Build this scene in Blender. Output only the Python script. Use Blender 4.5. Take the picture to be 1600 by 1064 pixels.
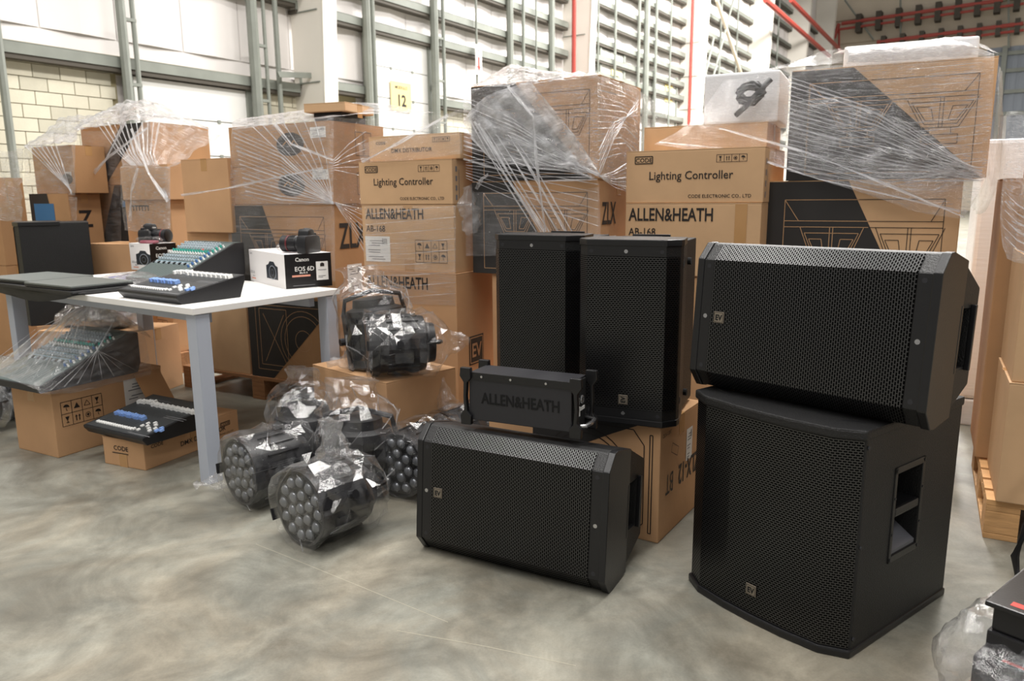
import bpy, bmesh, math, random
from mathutils import Vector, Matrix, noise
random.seed(7)
for o in list(bpy.data.objects): bpy.data.objects.remove(o)
SC = bpy.context.scene; COL = SC.collection
R = math.radians
# ---------------------------------------------------------------- camera
CAMH, FPX, PITCH, ROLL = 1.165, 1180.0, R(10.71), R(-0.49)
cr, sr, cp, sp = math.cos(ROLL), math.sin(ROLL), math.cos(PITCH), math.sin(PITCH)
RT, UP, FW = Vector((1, 0, 0)), Vector((0, sp, cp)), Vector((0, cp, -sp))
cd = bpy.data.cameras.new('camera'); cam = bpy.data.objects.new('camera', cd); COL.objects.link(cam)
ax, ay = RT*cr+UP*sr, -RT*sr+UP*cr
cam.matrix_world = Matrix(((ax.x, ay.x, -FW.x, 0), (ax.y, ay.y, -FW.y, 0), (ax.z, ay.z, -FW.z, CAMH), (0, 0, 0, 1)))
cd.sensor_width = 36; cd.lens = FPX/1600*36; cd.clip_end = 300
cd.dof.use_dof = True; cd.dof.focus_distance = 2.4; cd.dof.aperture_fstop = 5.0
SC.camera = cam
# ---------------------------------------------------------------- light
SC.view_settings.view_transform = 'Standard'; SC.view_settings.look = 'None'
SC.view_settings.gamma = 1; SC.view_settings.use_curve_mapping = False
SC.view_settings.exposure = 0.0
wd = bpy.data.worlds.new('world'); SC.world = wd; wd.use_nodes = True
bg = wd.node_tree.nodes['Background']; bg.inputs[0].default_value = (1.0, .97, .93, 1); bg.inputs[1].default_value = .36
def area(name, loc, rot, sx, sy, e, c=(1, .97, .93)):
    l = bpy.data.lights.new(name, 'AREA'); l.shape = 'RECTANGLE'; l.size = sx; l.size_y = sy; l.energy = e; l.color = c
    o = bpy.data.objects.new(name, l); o.location = loc; o.rotation_euler = rot; COL.objects.link(o); o['kind'] = 'structure'
    return o
area('skylight', (-4, 5, 11), (0, 0, R(56.7)), 16, .8, 900)
area('skylight', (-.6, 1.5, 11), (0, 0, R(56.7)), 14, .8, 900)
area('skylight', (2.5, 4, 11), (0, 0, R(56.7)), 16, .8, 700)
area('skylight', (9, 14, 12), (0, 0, R(56.7)), 18, 2, 3200)
area('skylight', (3, -5, 10), (R(-18), 0, R(56.7)), 12, 1.2, 500)
area('skylight', (12, 28, 13), (0, 0, R(56.7)), 24, 3, 12000)
# ---------------------------------------------------------------- pixels to places
def ray(px, py):
    x, y = (px-800)/FPX, (532-py)/FPX
    return ax*x+ay*y+FW
def at(px, py, z=0.0):
    r = ray(px, py); t = (z-CAMH)/r.z
    return Vector((r.x*t, r.y*t, z))
def frame(X, Y, z=0.0, th=0.0):            # local x runs right along the front, y runs back
    return Matrix.Translation((X, Y, z)) @ Matrix.Rotation(R(-th), 4, 'Z')
def hit(px, py, M, axis=1, v=0.0):         # where a sight line meets the plane local axis = v
    Mi = M.inverted(); o = Mi @ Vector((0, 0, CAMH)); d = Mi.to_3x3() @ ray(px, py)
    return M @ (o + d*((v-o[axis])/d[axis]))
# ---------------------------------------------------------------- materials
def srgb(h):
    c = [int(h[i:i+2], 16)/255 for i in (0, 2, 4)]
    return tuple(x/12.92 if x <= .04045 else ((x+.055)/1.055)**2.4 for x in c)+(1,)
MATS = {}
def nt(m): return m.node_tree.nodes, m.node_tree.links
def mat(name, col, rough=.6, metal=0, var=0.0, vscale=8, bump=0.0, bscale=60, spec=.5, stretch=None, emit=None):
    if name in MATS: return MATS[name]
    m = bpy.data.materials.new(name); m.use_nodes = True; N, L = nt(m); p = N['Principled BSDF']
    c = srgb(col) if isinstance(col, str) else tuple(col)+(1,)
    p.inputs['Base Color'].default_value = c; p.inputs['Roughness'].default_value = rough
    p.inputs['Metallic'].default_value = metal; p.inputs['Specular IOR Level'].default_value = spec
    if emit: p.inputs['Emission Color'].default_value = c; p.inputs['Emission Strength'].default_value = emit
    tc = N.new('ShaderNodeTexCoord'); mp = N.new('ShaderNodeMapping'); L.new(tc.outputs['Object'], mp.inputs[0])
    if stretch: mp.inputs['Scale'].default_value = stretch
    if var:
        n = N.new('ShaderNodeTexNoise'); n.inputs['Scale'].default_value = vscale; n.inputs['Detail'].default_value = 5
        L.new(mp.outputs[0], n.inputs[0])
        mr = N.new('ShaderNodeMapRange'); mr.inputs[1].default_value = .3; mr.inputs[2].default_value = .7
        mr.inputs[3].default_value = 1-var; mr.inputs[4].default_value = 1+var*.6; L.new(n.outputs[0], mr.inputs[0])
        mx = N.new('ShaderNodeVectorMath'); mx.operation = 'SCALE'; mx.inputs[0].default_value = c[:3]
        L.new(mr.outputs[0], mx.inputs['Scale']); L.new(mx.outputs[0], p.inputs['Base Color'])
    if bump:
        n = N.new('ShaderNodeTexNoise'); n.inputs['Scale'].default_value = bscale; n.inputs['Detail'].default_value = 3
        L.new(mp.outputs[0], n.inputs[0]); b = N.new('ShaderNodeBump'); b.inputs['Strength'].default_value = bump
        b.inputs['Distance'].default_value = .002; L.new(n.outputs[0], b.inputs['Height']); L.new(b.outputs[0], p.inputs['Normal'])
    MATS[name] = m; return m
CARD = mat('cardboard', 'caa680', .75, var=.08, vscale=5, bump=.25, bscale=40, spec=.25)
CARD2 = mat('cardboard_warm', 'c29972', .75, var=.09, vscale=4, bump=.25, bscale=40, spec=.25)
CARD3 = mat('cardboard_brown', 'b38a63', .78, var=.1, vscale=4, bump=.3, bscale=40, spec=.2)
TAPE = mat('packing_tape', 'b98f60', .25, var=.05)
INK = mat('black_ink', '231d1a', .6)
BLKP = mat('black_print', '2a2827', .55, var=.1)
TANL = mat('tan_line', 'b08b66', .7)
PAPER = mat('white_label', 'e6e5e2', .5)
GREYINK = mat('grey_ink', '77777a', .6)
WHITE = mat('white_paint', 'e9e8e4', .45, var=.03, vscale=2)
TABLE = mat('white_laminate', 'f1efec', .35, var=.02)
GREYLEG = mat('grey_powder_coat', 'b2b8c4', .4, spec=.5)
BLK = mat('black_plastic', '17171a', .42, bump=.3, bscale=300)
CAB = mat('black_textured_cabinet', '131314', .5, bump=1.0, bscale=260, spec=.5)
CAB2 = mat('black_satin_rim', '151517', .35, bump=.2, bscale=200)
DARK = mat('dark_grey_metal', '303034', .4, metal=.3, bump=.2)
HOLE = mat('deep_black', '050505', .9)
METAL = mat('steel', 'b9b9bb', .25, metal=.9)
BADGE = mat('bronze_badge', '8f8577', .4, metal=.5)
WOOD = mat('pallet_wood', 'cfa06c', .8, var=.22, vscale=6, bump=.6, bscale=30, stretch=(1, 8, 8))
WOOD2 = mat('dark_pallet_wood', '9c6f49', .85, var=.25, vscale=6, bump=.6, bscale=30, stretch=(1, 8, 8))
BLOCK = mat('concrete_block', 'dcd6c2', .9, var=.07, vscale=3, bump=.8, bscale=40)
BLOCK2 = mat('concrete_block_greyer', 'cbc6b3', .9, var=.1, vscale=3, bump=.8, bscale=40)
MORTAR = mat('mortar', 'a89e7d', .95)
PANEL = mat('white_insulated_panel', 'e6e1de', .6, var=.07, vscale=.7, bump=.3, bscale=3)
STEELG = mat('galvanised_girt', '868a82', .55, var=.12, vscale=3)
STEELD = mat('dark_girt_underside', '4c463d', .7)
COLW = mat('cream_column_paint', 'e9e4da', .5, var=.03, vscale=1)
REDP = mat('red_pipe_paint', 'a8443a', .45)
GREYC = mat('grey_corrugated_cladding', '8b929c', .6)
BEIGE = mat('beige_cladding', 'cfc3b0', .7, var=.05, vscale=1)
YEL = mat('yellow_sign', 'ecd795', .5)
YEL2 = mat('warning_yellow', 'e8d000', .5)
RED = mat('red_print', 'cc3a30', .5)
ORANGE = mat('salmon_print', 'dd9a84', .5)
WBOX = mat('white_carton', 'e8e5e4', .45)
KBOX = mat('black_carton', '151314', .35)
BLUEK = mat('blue_fader', '86a8e4', .4)
WHK = mat('white_fader', 'f1f1ef', .4)
TEAL = mat('teal_knob', '2fae9c', .4)
GRK = mat('grey_knob', 'aebac2', .35)
DBLUE = mat('blue_key', '3f6fae', .4)
LENSG = mat('lens_glass', '9a9ca4', .06, metal=.6)
MAROON = mat('maroon_ring', '5a1d22', .4)
MATF = mat('grey_laptop_lid', '6d7270', .4, metal=.2)
BLUEP = mat('blue_print', '3b6f9c', .6)
FOAM = mat('white_foam', 'e4e6ea', .8, bump=.6, bscale=80)
WHWRAP = mat('white_wrapped_goods', 'd9d9dc', .35, bump=.8, bscale=6, stretch=(1, 1, 12))

def grille_mat():
    m = bpy.data.materials.new('perforated_grille'); m.use_nodes = True; N, L = nt(m); p = N['Principled BSDF']
    uv = N.new('ShaderNodeUVMap'); b = N.new('ShaderNodeTexBrick'); b.offset = .5
    L.new(uv.outputs[0], b.inputs[0])
    b.inputs['Color1'].default_value = (.0012, .0012, .0013, 1); b.inputs['Color2'].default_value = (.002, .002, .002, 1)
    b.inputs['Mortar'].default_value = (.007, .007, .0075, 1); b.inputs['Scale'].default_value = 1
    b.inputs['Brick Width'].default_value = .0115; b.inputs['Row Height'].default_value = .0064
    b.inputs['Mortar Size'].default_value = .0014; b.inputs['Mortar Smooth'].default_value = .15
    L.new(b.outputs['Color'], p.inputs['Base Color'])
    mr = N.new('ShaderNodeMapRange'); L.new(b.outputs['Fac'], mr.inputs[0]); mr.inputs[3].default_value = 0; mr.inputs[4].default_value = 1.0
    L.new(mr.outputs[0], p.inputs['Specular IOR Level']); p.inputs['Roughness'].default_value = .3
    bp = N.new('ShaderNodeBump'); bp.inputs['Strength'].default_value = .3; bp.inputs['Distance'].default_value = .001
    L.new(b.outputs['Fac'], bp.inputs['Height']); L.new(bp.outputs[0], p.inputs['Normal'])
    return m
GRILLE = grille_mat()

def floor_mat():
    m = bpy.data.materials.new('polished_concrete'); m.use_nodes = True; N, L = nt(m); p = N['Principled BSDF']
    tc = N.new('ShaderNodeTexCoord')
    def nz(s, d, dist=0, st=None):
        n = N.new('ShaderNodeTexNoise'); n.inputs['Scale'].default_value = s; n.inputs['Detail'].default_value = d
        n.inputs['Distortion'].default_value = dist; n.inputs['Roughness'].default_value = .66
        if st:
            mp = N.new('ShaderNodeMapping'); mp.inputs['Scale'].default_value = st; mp.inputs['Rotation'].default_value = (0, 0, .5)
            L.new(tc.outputs['Object'], mp.inputs[0]); L.new(mp.outputs[0], n.inputs[0])
        else: L.new(tc.outputs['Object'], n.inputs[0])
        return n
    a = nz(2.6, 12, .7); b = nz(8, 10, .5); c = nz(.7, 4, .4); d = nz(140, 2); w = nz(1.8, 6, .8)
    r1 = N.new('ShaderNodeValToRGB'); e = r1.color_ramp.elements
    e[0].position = .36; e[0].color = srgb('6c6960'); e[1].position = .64; e[1].color = srgb('98958a')
    x = e.new(.5); x.color = srgb('827f75')
    L.new(a.outputs[0], r1.inputs[0])
    r2 = N.new('ShaderNodeValToRGB'); e = r2.color_ramp.elements
    e[0].position = .4; e[0].color = (.95, .99, 1.0, 1); e[1].position = .62; e[1].color = (1.05, 1.0, .93, 1); L.new(w.outputs[0], r2.inputs[0])
    vm = N.new('ShaderNodeVectorMath'); vm.operation = 'MULTIPLY'; L.new(r1.outputs[0], vm.inputs[0]); L.new(r2.outputs[0], vm.inputs[1])
    def mul(src, tex, lo, hi, a0=.3, a1=.7):
        mr = N.new('ShaderNodeMapRange'); mr.inputs[1].default_value = a0; mr.inputs[2].default_value = a1
        mr.inputs[3].default_value = lo; mr.inputs[4].default_value = hi; L.new(tex.outputs[0], mr.inputs[0])
        v = N.new('ShaderNodeVectorMath'); v.operation = 'SCALE'; L.new(src, v.inputs[0]); L.new(mr.outputs[0], v.inputs['Scale'])
        return v.outputs[0]
    o = mul(vm.outputs[0], b, .72, 1.1); o = mul(o, c, .84, 1.08); o = mul(o, d, .93, 1.06)
    L.new(o, p.inputs['Base Color'])
    mr = N.new('ShaderNodeMapRange'); mr.inputs[3].default_value = .22; mr.inputs[4].default_value = .6; L.new(b.outputs[0], mr.inputs[0])
    L.new(mr.outputs[0], p.inputs['Roughness']); p.inputs['Specular IOR Level'].default_value = .45
    bp = N.new('ShaderNodeBump'); bp.inputs['Strength'].default_value = .06; L.new(b.outputs[0], bp.inputs['Height']); L.new(bp.outputs[0], p.inputs['Normal'])
    return m

def film_mat(name, haze_lo, haze_hi, gloss, uvs, bump=.6, rough=.12, tint=(.95, .96, 1), crumple=0.0, bdist=.01, gf=.8):
    m = bpy.data.materials.new(name); m.use_nodes = True; N, L = nt(m); N.remove(N['Principled BSDF']); out = N['Material Output']
    uv = N.new('ShaderNodeUVMap'); mp = N.new('ShaderNodeMapping'); mp.inputs['Scale'].default_value = uvs
    L.new(uv.outputs[0], mp.inputs[0])
    n1 = N.new('ShaderNodeTexNoise'); n1.inputs['Scale'].default_value = 1; n1.inputs['Detail'].default_value = 6; n1.inputs['Roughness'].default_value = .7
    n1.inputs['Distortion'].default_value = .3
    L.new(mp.outputs[0], n1.inputs[0])
    n2 = N.new('ShaderNodeTexNoise'); n2.inputs['Scale'].default_value = 4; n2.inputs['Detail'].default_value = 3; L.new(uv.outputs[0], n2.inputs[0])
    h = n1.outputs[0]
    if crumple:
        tc = N.new('ShaderNodeTexCoord'); vo = N.new('ShaderNodeTexVoronoi'); vo.inputs['Scale'].default_value = crumple; vo.feature = 'SMOOTH_F1'
        nd = N.new('ShaderNodeTexNoise'); nd.inputs['Scale'].default_value = crumple*.6; L.new(tc.outputs['Object'], nd.inputs[0])
        va = N.new('ShaderNodeVectorMath'); va.operation = 'MULTIPLY_ADD'; va.inputs[1].default_value = (.25, .25, .25)
        L.new(nd.outputs['Color'], va.inputs[0]); L.new(tc.outputs['Object'], va.inputs[2]); L.new(va.outputs[0], vo.inputs[0])
        ad = N.new('ShaderNodeMath'); L.new(h, ad.inputs[0]); L.new(vo.outputs['Distance'], ad.inputs[1]); h = ad.outputs[0]
    bp = N.new('ShaderNodeBump'); bp.inputs['Strength'].default_value = bump; bp.inputs['Distance'].default_value = bdist
    L.new(h, bp.inputs['Height'])
    pw = N.new('ShaderNodeMapRange'); pw.inputs[1].default_value = .42; pw.inputs[2].default_value = .72
    pw.inputs[3].default_value = haze_lo; pw.inputs[4].default_value = haze_hi; L.new(n1.outputs[0], pw.inputs[0])
    m2 = N.new('ShaderNodeMapRange'); m2.inputs[1].default_value = .3; m2.inputs[2].default_value = .7
    m2.inputs[3].default_value = .35; m2.inputs[4].default_value = 1.3; L.new(n2.outputs[0], m2.inputs[0])
    mu = N.new('ShaderNodeMath'); mu.operation = 'MULTIPLY'; L.new(pw.outputs[0], mu.inputs[0]); L.new(m2.outputs[0], mu.inputs[1])
    tr = N.new('ShaderNodeBsdfTransparent'); df = N.new('ShaderNodeBsdfDiffuse'); df.inputs[0].default_value = tint+(1,)
    tl = N.new('ShaderNodeBsdfTranslucent'); tl.inputs[0].default_value = tint+(1,)
    dm = N.new('ShaderNodeMixShader'); dm.inputs[0].default_value = .4; L.new(df.outputs[0], dm.inputs[1]); L.new(tl.outputs[0], dm.inputs[2])
    L.new(bp.outputs[0], df.inputs['Normal'])
    gl = N.new('ShaderNodeBsdfGlossy'); gl.inputs['Roughness'].default_value = rough; L.new(bp.outputs[0], gl.inputs['Normal'])
    a = N.new('ShaderNodeMixShader'); L.new(mu.outputs[0], a.inputs[0]); L.new(tr.outputs[0], a.inputs[1]); L.new(dm.outputs[0], a.inputs[2])
    lw = N.new('ShaderNodeLayerWeight'); L.new(bp.outputs[0], lw.inputs['Normal']); fr = N.new('ShaderNodeMath'); fr.operation = 'POWER'; fr.inputs[1].default_value = 3.5; L.new(lw.outputs['Facing'], fr.inputs[0])
    g = N.new('ShaderNodeMath'); g.operation = 'MULTIPLY_ADD'; L.new(fr.outputs[0], g.inputs[0]); g.inputs[1].default_value = gf; g.inputs[2].default_value = gloss+.035
    b = N.new('ShaderNodeMixShader'); L.new(g.outputs[0], b.inputs[0]); L.new(a.outputs[0], b.inputs[1]); L.new(gl.outputs[0], b.inputs[2])
    L.new(b.outputs[0], out.inputs[0]); return m
FILM = film_mat('stretch_film', .04, .55, .05, (3, 40, 1), bump=.9, bdist=.005, rough=.1)
FILMT = film_mat('stretch_film_thin', .02, .32, .03, (2, 50, 1), bump=.8, bdist=.003, rough=.1)
FILMW = film_mat('stretch_film_bunched', .3, 1.0, .1, (4, 20, 1), bump=1, crumple=16, bdist=.012)
STRAND = film_mat('stretch_film_strand', .4, .95, .12, (2, 8, 1))
BAG = film_mat('clear_poly_bag', .0, .13, .045, (3, 6, 1), bump=.6, rough=.06, crumple=7, bdist=.006, gf=.7)
BAGH = film_mat('cloudy_poly_bag', .05, .26, .05, (4, 6, 1), bump=.7, rough=.07, crumple=8, bdist=.008, gf=.7)
FOLD = film_mat('bag_fold_film', .25, .7, .12, (2, 8, 1), gf=.7)
# ---------------------------------------------------------------- mesh tools
class MB:
    def __init__(s): s.v = []; s.f = []; s.uv = None
    def add(s, vs, fs, M=None):
        o = len(s.v); s.v += [tuple(M @ Vector(p)) if M else tuple(p) for p in vs]; s.f += [tuple(i+o for i in f) for f in fs]; return s
    def box(s, x0, x1, y0, y1, z0, z1, M=None):
        vs = [(x, y, z) for z in (z0, z1) for y in (y0, y1) for x in (x0, x1)]
        return s.add(vs, [(0, 2, 3, 1), (4, 5, 7, 6), (0, 1, 5, 4), (2, 6, 7, 3), (0, 4, 6, 2), (1, 3, 7, 5)], M)
    def prism(s, pts, a, b, axis=2, M=None):       # pts 2D counter-clockwise, extruded between a and b along axis
        n = len(pts)
        def mk(p, h):
            return {2: (p[0], p[1], h), 1: (p[0], h, p[1]), 0: (h, p[0], p[1])}[axis]
        vs = [mk(p, a) for p in pts]+[mk(p, b) for p in pts]
        fs = [tuple(range(n))[::-1], tuple(range(n, 2*n))]+[(i, (i+1) % n, n+(i+1) % n, n+i) for i in range(n)]
        return s.add(vs, fs, M)
    def lathe(s, prof, n=24, M=None, cap=True):    # prof [(r,z)]
        vs = [(r*math.cos(2*math.pi*i/n), r*math.sin(2*math.pi*i/n), z) for r, z in prof for i in range(n)]
        fs = [(k*n+i, k*n+(i+1) % n, (k+1)*n+(i+1) % n, (k+1)*n+i) for k in range(len(prof)-1) for i in range(n)]
        if cap: fs += [tuple(range(n))[::-1], tuple(range((len(prof)-1)*n, len(prof)*n))]
        return s.add(vs, fs, M)
    def cyl(s, a, b, r, n=10, r2=None):
        a, b = Vector(a), Vector(b); d = b-a
        M = Matrix.Translation(a) @ d.to_track_quat('Z', 'Y').to_matrix().to_4x4()
        return s.lathe([(r, 0), (r if r2 is None else r2, d.length)], n, M)
    def tube(s, pts, r, n=8):
        pts = [Vector(p) for p in pts]; vs = []; up = Vector((0.3, .2, 1))
        for i, p in enumerate(pts):
            t = (pts[min(i+1, len(pts)-1)]-pts[max(i-1, 0)]).normalized(); u = t.cross(up).normalized(); w = t.cross(u)
            rr = r[i] if isinstance(r, (list, tuple)) else r
            vs += [tuple(p+(u*math.cos(2*math.pi*k/n)+w*math.sin(2*math.pi*k/n))*rr) for k in range(n)]
        fs = [(i*n+k, i*n+(k+1) % n, (i+1)*n+(k+1) % n, (i+1)*n+k) for i in range(len(pts)-1) for k in range(n)]
        fs += [tuple(range(n)), tuple(range((len(pts)-1)*n, len(pts)*n))[::-1]]
        return s.add(vs, fs)
    def mesh(s, name, m, smooth=False, bevel=0, fix=True):
        me = bpy.data.meshes.new(name); me.from_pydata(s.v, [], s.f)
        if fix or bevel:
            bm = bmesh.new(); bm.from_mesh(me)
            bmesh.ops.recalc_face_normals(bm, faces=bm.faces)
            if bevel: bmesh.ops.bevel(bm, geom=[e for e in bm.edges if e.is_manifold and e.calc_face_angle(0) > .4], offset=bevel, segments=2, affect='EDGES', profile=.6)
            bm.to_mesh(me); bm.free()
        if s.uv:
            ul = me.uv_layers.new(name='UVMap')
            for l in me.loops: ul.data[l.index].uv = s.uv[l.vertex_index]
        me.materials.append(m)
        if smooth:
            for p in me.polygons: p.use_smooth = True
            if smooth != 'all': me.set_sharp_from_angle(angle=R(35))
        return me
    def build(s, name, m, parent=None, M=None, **k):
        return link(name, s.mesh(name, m, **k), parent, M)
def link(name, me, parent=None, M=None):
    o = bpy.data.objects.new(name, me); COL.objects.link(o)
    if parent: o.parent = parent
    if M is not None: o.matrix_local = M
    return o
def tag(o, label, cat, group=None, kind=None):
    o['label'] = label; o['category'] = cat
    if group: o['group'] = group
    if kind: o['kind'] = kind
    return o
def thing(name, label, cat, M, group=None):
    o = bpy.data.objects.new(name, None); COL.objects.link(o); o.empty_display_size = .1; o.matrix_world = M
    return tag(o, label, cat, group)
def struct(o): o['kind'] = 'structure'; return o
def cut(o, cutter_mb):                              # carve a pocket
    c = cutter_mb.build('cutter', HOLE); c.parent = o.parent
    md = o.modifiers.new('b', 'BOOLEAN'); md.operation = 'DIFFERENCE'; md.object = c; md.solver = 'EXACT'
    bpy.context.view_layer.update()
    me = bpy.data.meshes.new_from_object(o.evaluated_get(bpy.context.evaluated_depsgraph_get()))
    o.modifiers.clear(); me.materials.clear(); me.materials.append(o.data.materials[0]); o.data = me
    bpy.data.objects.remove(c)
# flat print: matrices with x right, y up, z outward on a face
def face_front(w, y=0): return Matrix.Translation((-w, y, 0)) @ Matrix(((1, 0, 0, 0), (0, 0, -1, 0), (0, 1, 0, 0), (0, 0, 0, 1)))
def face_side(x=0): return Matrix.Translation((x, 0, 0)) @ Matrix(((0, 0, 1, 0), (1, 0, 0, 0), (0, 1, 0, 0), (0, 0, 0, 1)))
def face_top(w, z): return Matrix.Translation((-w, 0, z))
_fc = {}
def text(parent, s, size, M, x, y, m=INK, bold=0.0, sx=1.0, align='LEFT', rot=0, name='lettering', lift=.0012, shear=0, res=2):
    k = (s, bold, align, shear, m.name, res)
    if k not in _fc:
        c = bpy.data.curves.new('t', 'FONT'); c.body = s; c.size = 1; c.offset = bold; c.align_x = align; c.resolution_u = res; c.shear = shear
        o = bpy.data.objects.new('t', c); COL.objects.link(o); bpy.context.view_layer.update()
        me = bpy.data.meshes.new_from_object(o.evaluated_get(bpy.context.evaluated_depsgraph_get()))
        bpy.data.objects.remove(o); me.materials.clear(); me.materials.append(m); _fc[k] = me
    return link(name, _fc[k], parent, M @ Matrix.Translation((x, y, lift)) @ Matrix.Rotation(rot, 4, 'Z') @ Matrix.Diagonal((size*sx, size, size, 1)))
def patch(parent, M, x0, y0, x1, y1, m, name='label', lift=.0008):
    return MB().add([(x0, y0, lift), (x1, y0, lift), (x1, y1, lift), (x0, y1, lift)], [(0, 1, 2, 3)], M).build(name, m, parent, fix=False)
def polypatch(parent, M, pts, m, name, lift=.0007):
    return MB().add([(x, y, lift) for x, y in pts], [tuple(range(len(pts)))], M).build(name, m, parent, fix=False)
def lines(parent, M, polys, wd, m, name='printed_line_art', lift=.0014):
    b = MB()
    for pl in polys:
        for (xa, ya), (xb, yb) in zip(pl, pl[1:]):
            dx, dy = xb-xa, yb-ya; l = math.hypot(dx, dy)
            if l < 1e-6: continue
            nx, ny = -dy/l*wd/2, dx/l*wd/2
            b.add([(xa-nx, ya-ny, lift), (xb-nx, yb-ny, lift), (xb+nx, yb+ny, lift), (xa+nx, ya+ny, lift)], [(0, 1, 2, 3)], M)
    if b.f: return b.build(name, m, parent, fix=False)
def ring(cx, cy, r, n=20, a0=0, a1=360, sy=1): return [(cx+r*math.cos(R(a0+(a1-a0)*i/n)), cy+sy*r*math.sin(R(a0+(a1-a0)*i/n))) for i in range(n+1)]
def rect(x0, y0, x1, y1): return [(x0, y0), (x1, y0), (x1, y1), (x0, y1), (x0, y0)]
def icons(parent, M, x, y, w, h, cols=4, rows=2):
    cw, ch = w/cols, h/rows; P = []; F = MB()
    for i in range(cols+1): P.append([(x+i*cw, y), (x+i*cw, y+h)])
    for j in range(rows+1): P.append([(x, y+j*ch), (x+w, y+j*ch)])
    for j in range(rows):
        for i in range(cols):
            cx, cy, q = x+(i+.5)*cw, y+(j+.5)*ch, min(cw, ch)*.3; k = (i+j*3) % 6
            def tri(a): F.add([(px, py, .0014) for px, py in a], [tuple(range(len(a)))], M)
            if k == 0: tri([(cx-q*.7, cy+q), (cx-q*.15, cy-.1*q), (cx+q*.15, cy-.1*q), (cx+q*.7, cy+q)]); tri([(cx-q*.1, cy-q), (cx+q*.1, cy-q), (cx+q*.1, cy), (cx-q*.1, cy)]); tri([(cx-q*.5, cy-q), (cx+q*.5, cy-q), (cx+q*.5, cy-q*.8), (cx-q*.5, cy-q*.8)])
            elif k == 1:
                for d in (-.5, .5): tri([(cx+d*q-.15*q, cy-q), (cx+d*q+.15*q, cy-q), (cx+d*q+.15*q, cy+.3*q), (cx+d*q-.15*q, cy+.3*q)]); tri([(cx+d*q-.4*q, cy+.3*q), (cx+d*q+.4*q, cy+.3*q), (cx+d*q, cy+q)])
            elif k == 2: P.append(ring(cx, cy, q*.8, 10)); tri([(cx, cy-q*.5), (cx+q*.5, cy+.1*q), (cx, cy+q*.5), (cx-q*.5, cy+.1*q)])
            elif k == 3: tri(ring(cx, cy, q, 10, 0, 180)[:-1]); P.append([(cx, cy), (cx, cy-q*.8), (cx+q*.3, cy-q*.9)])
            elif k == 4: tri([(cx-q, cy-q*.8), (cx+q, cy-q*.8), (cx+q*.4, cy+q*.2), (cx, cy+q), (cx-q*.4, cy+q*.2)])
            else: P.append([(cx-q, cy-.7*q), (cx+q, cy-.7*q), (cx, cy+.9*q), (cx-q, cy-.7*q)])
    lines(parent, M, P, max(.0018, w*.012), INK, 'handling_symbol_grid'); F.build('handling_symbols', INK, parent, fix=False)
def sticker(parent, M, x, y, w, h):
    o = patch(parent, M, x, y, x+w, y+h, PAPER, 'shipping_label')
    P = []; rr = random.Random(int(x*997+w*31))
    for i in range(9):
        yy = y+h*(.1+.09*i)
        if i in (2, 5): continue
        x0 = x+w*(.08+.25*rr.random()); P.append([(x0, yy), (min(x+w*.92, x0+w*(.2+.4*rr.random())), yy)])
    lines(parent, M, P, h*.03, GREYINK, 'label_print', .0012)
    P = [[(x+w*(.7+.035*i), y+h*.68), (x+w*(.7+.035*i), y+h*.92)] for i in range(6)]
    lines(parent, M, P, w*.014, INK, 'bar_code', .0012)
    return o
# ---------------------------------------------------------------- cartons
GROUPB = None
def carton(label, X, Y, th, w, d, z0, z1, m=CARD, tape=True, cat='box', name='cardboard_box', seam='x'):
    h = z1-z0; t = thing(name, label, cat, frame(X, Y, z0, th))
    g = .003
    b = MB().box(-w+g, -g, g, d-g, 0, h-.004)
    b.build('carton_body', m, t, bevel=.004)
    f = MB()
    if seam == 'x': f.box(-w+g, -g, g, d/2-.002, h-.004, h, ); f.box(-w+g, -g, d/2+.002, d-g, h-.004, h)
    else: f.box(-w+g, -w/2-.002, g, d-g, h-.004, h); f.box(-w/2+.002, -g, g, d-g, h-.004, h)
    f.build('top_flap', m, t)
    if tape:
        q = MB()
        if seam == 'x': q.box(-w, 0, d/2-.025, d/2+.025, h, h+.0006); q.box(-.0035, -.0022, d/2-.025, d/2+.025, h-.07, h)
        else: q.box(-w/2-.025, -w/2+.025, 0, d, h, h+.0006); q.box(-w/2-.025, -w/2+.025, .0022, .0035, h-.07, h)
        q.build('tape_strip', TAPE, t)
    t['w'] = w; return t, w, d, h
FF = lambda w: face_front(w, .003-.0005)
FS = lambda: face_side(-.003+.0005)
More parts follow.
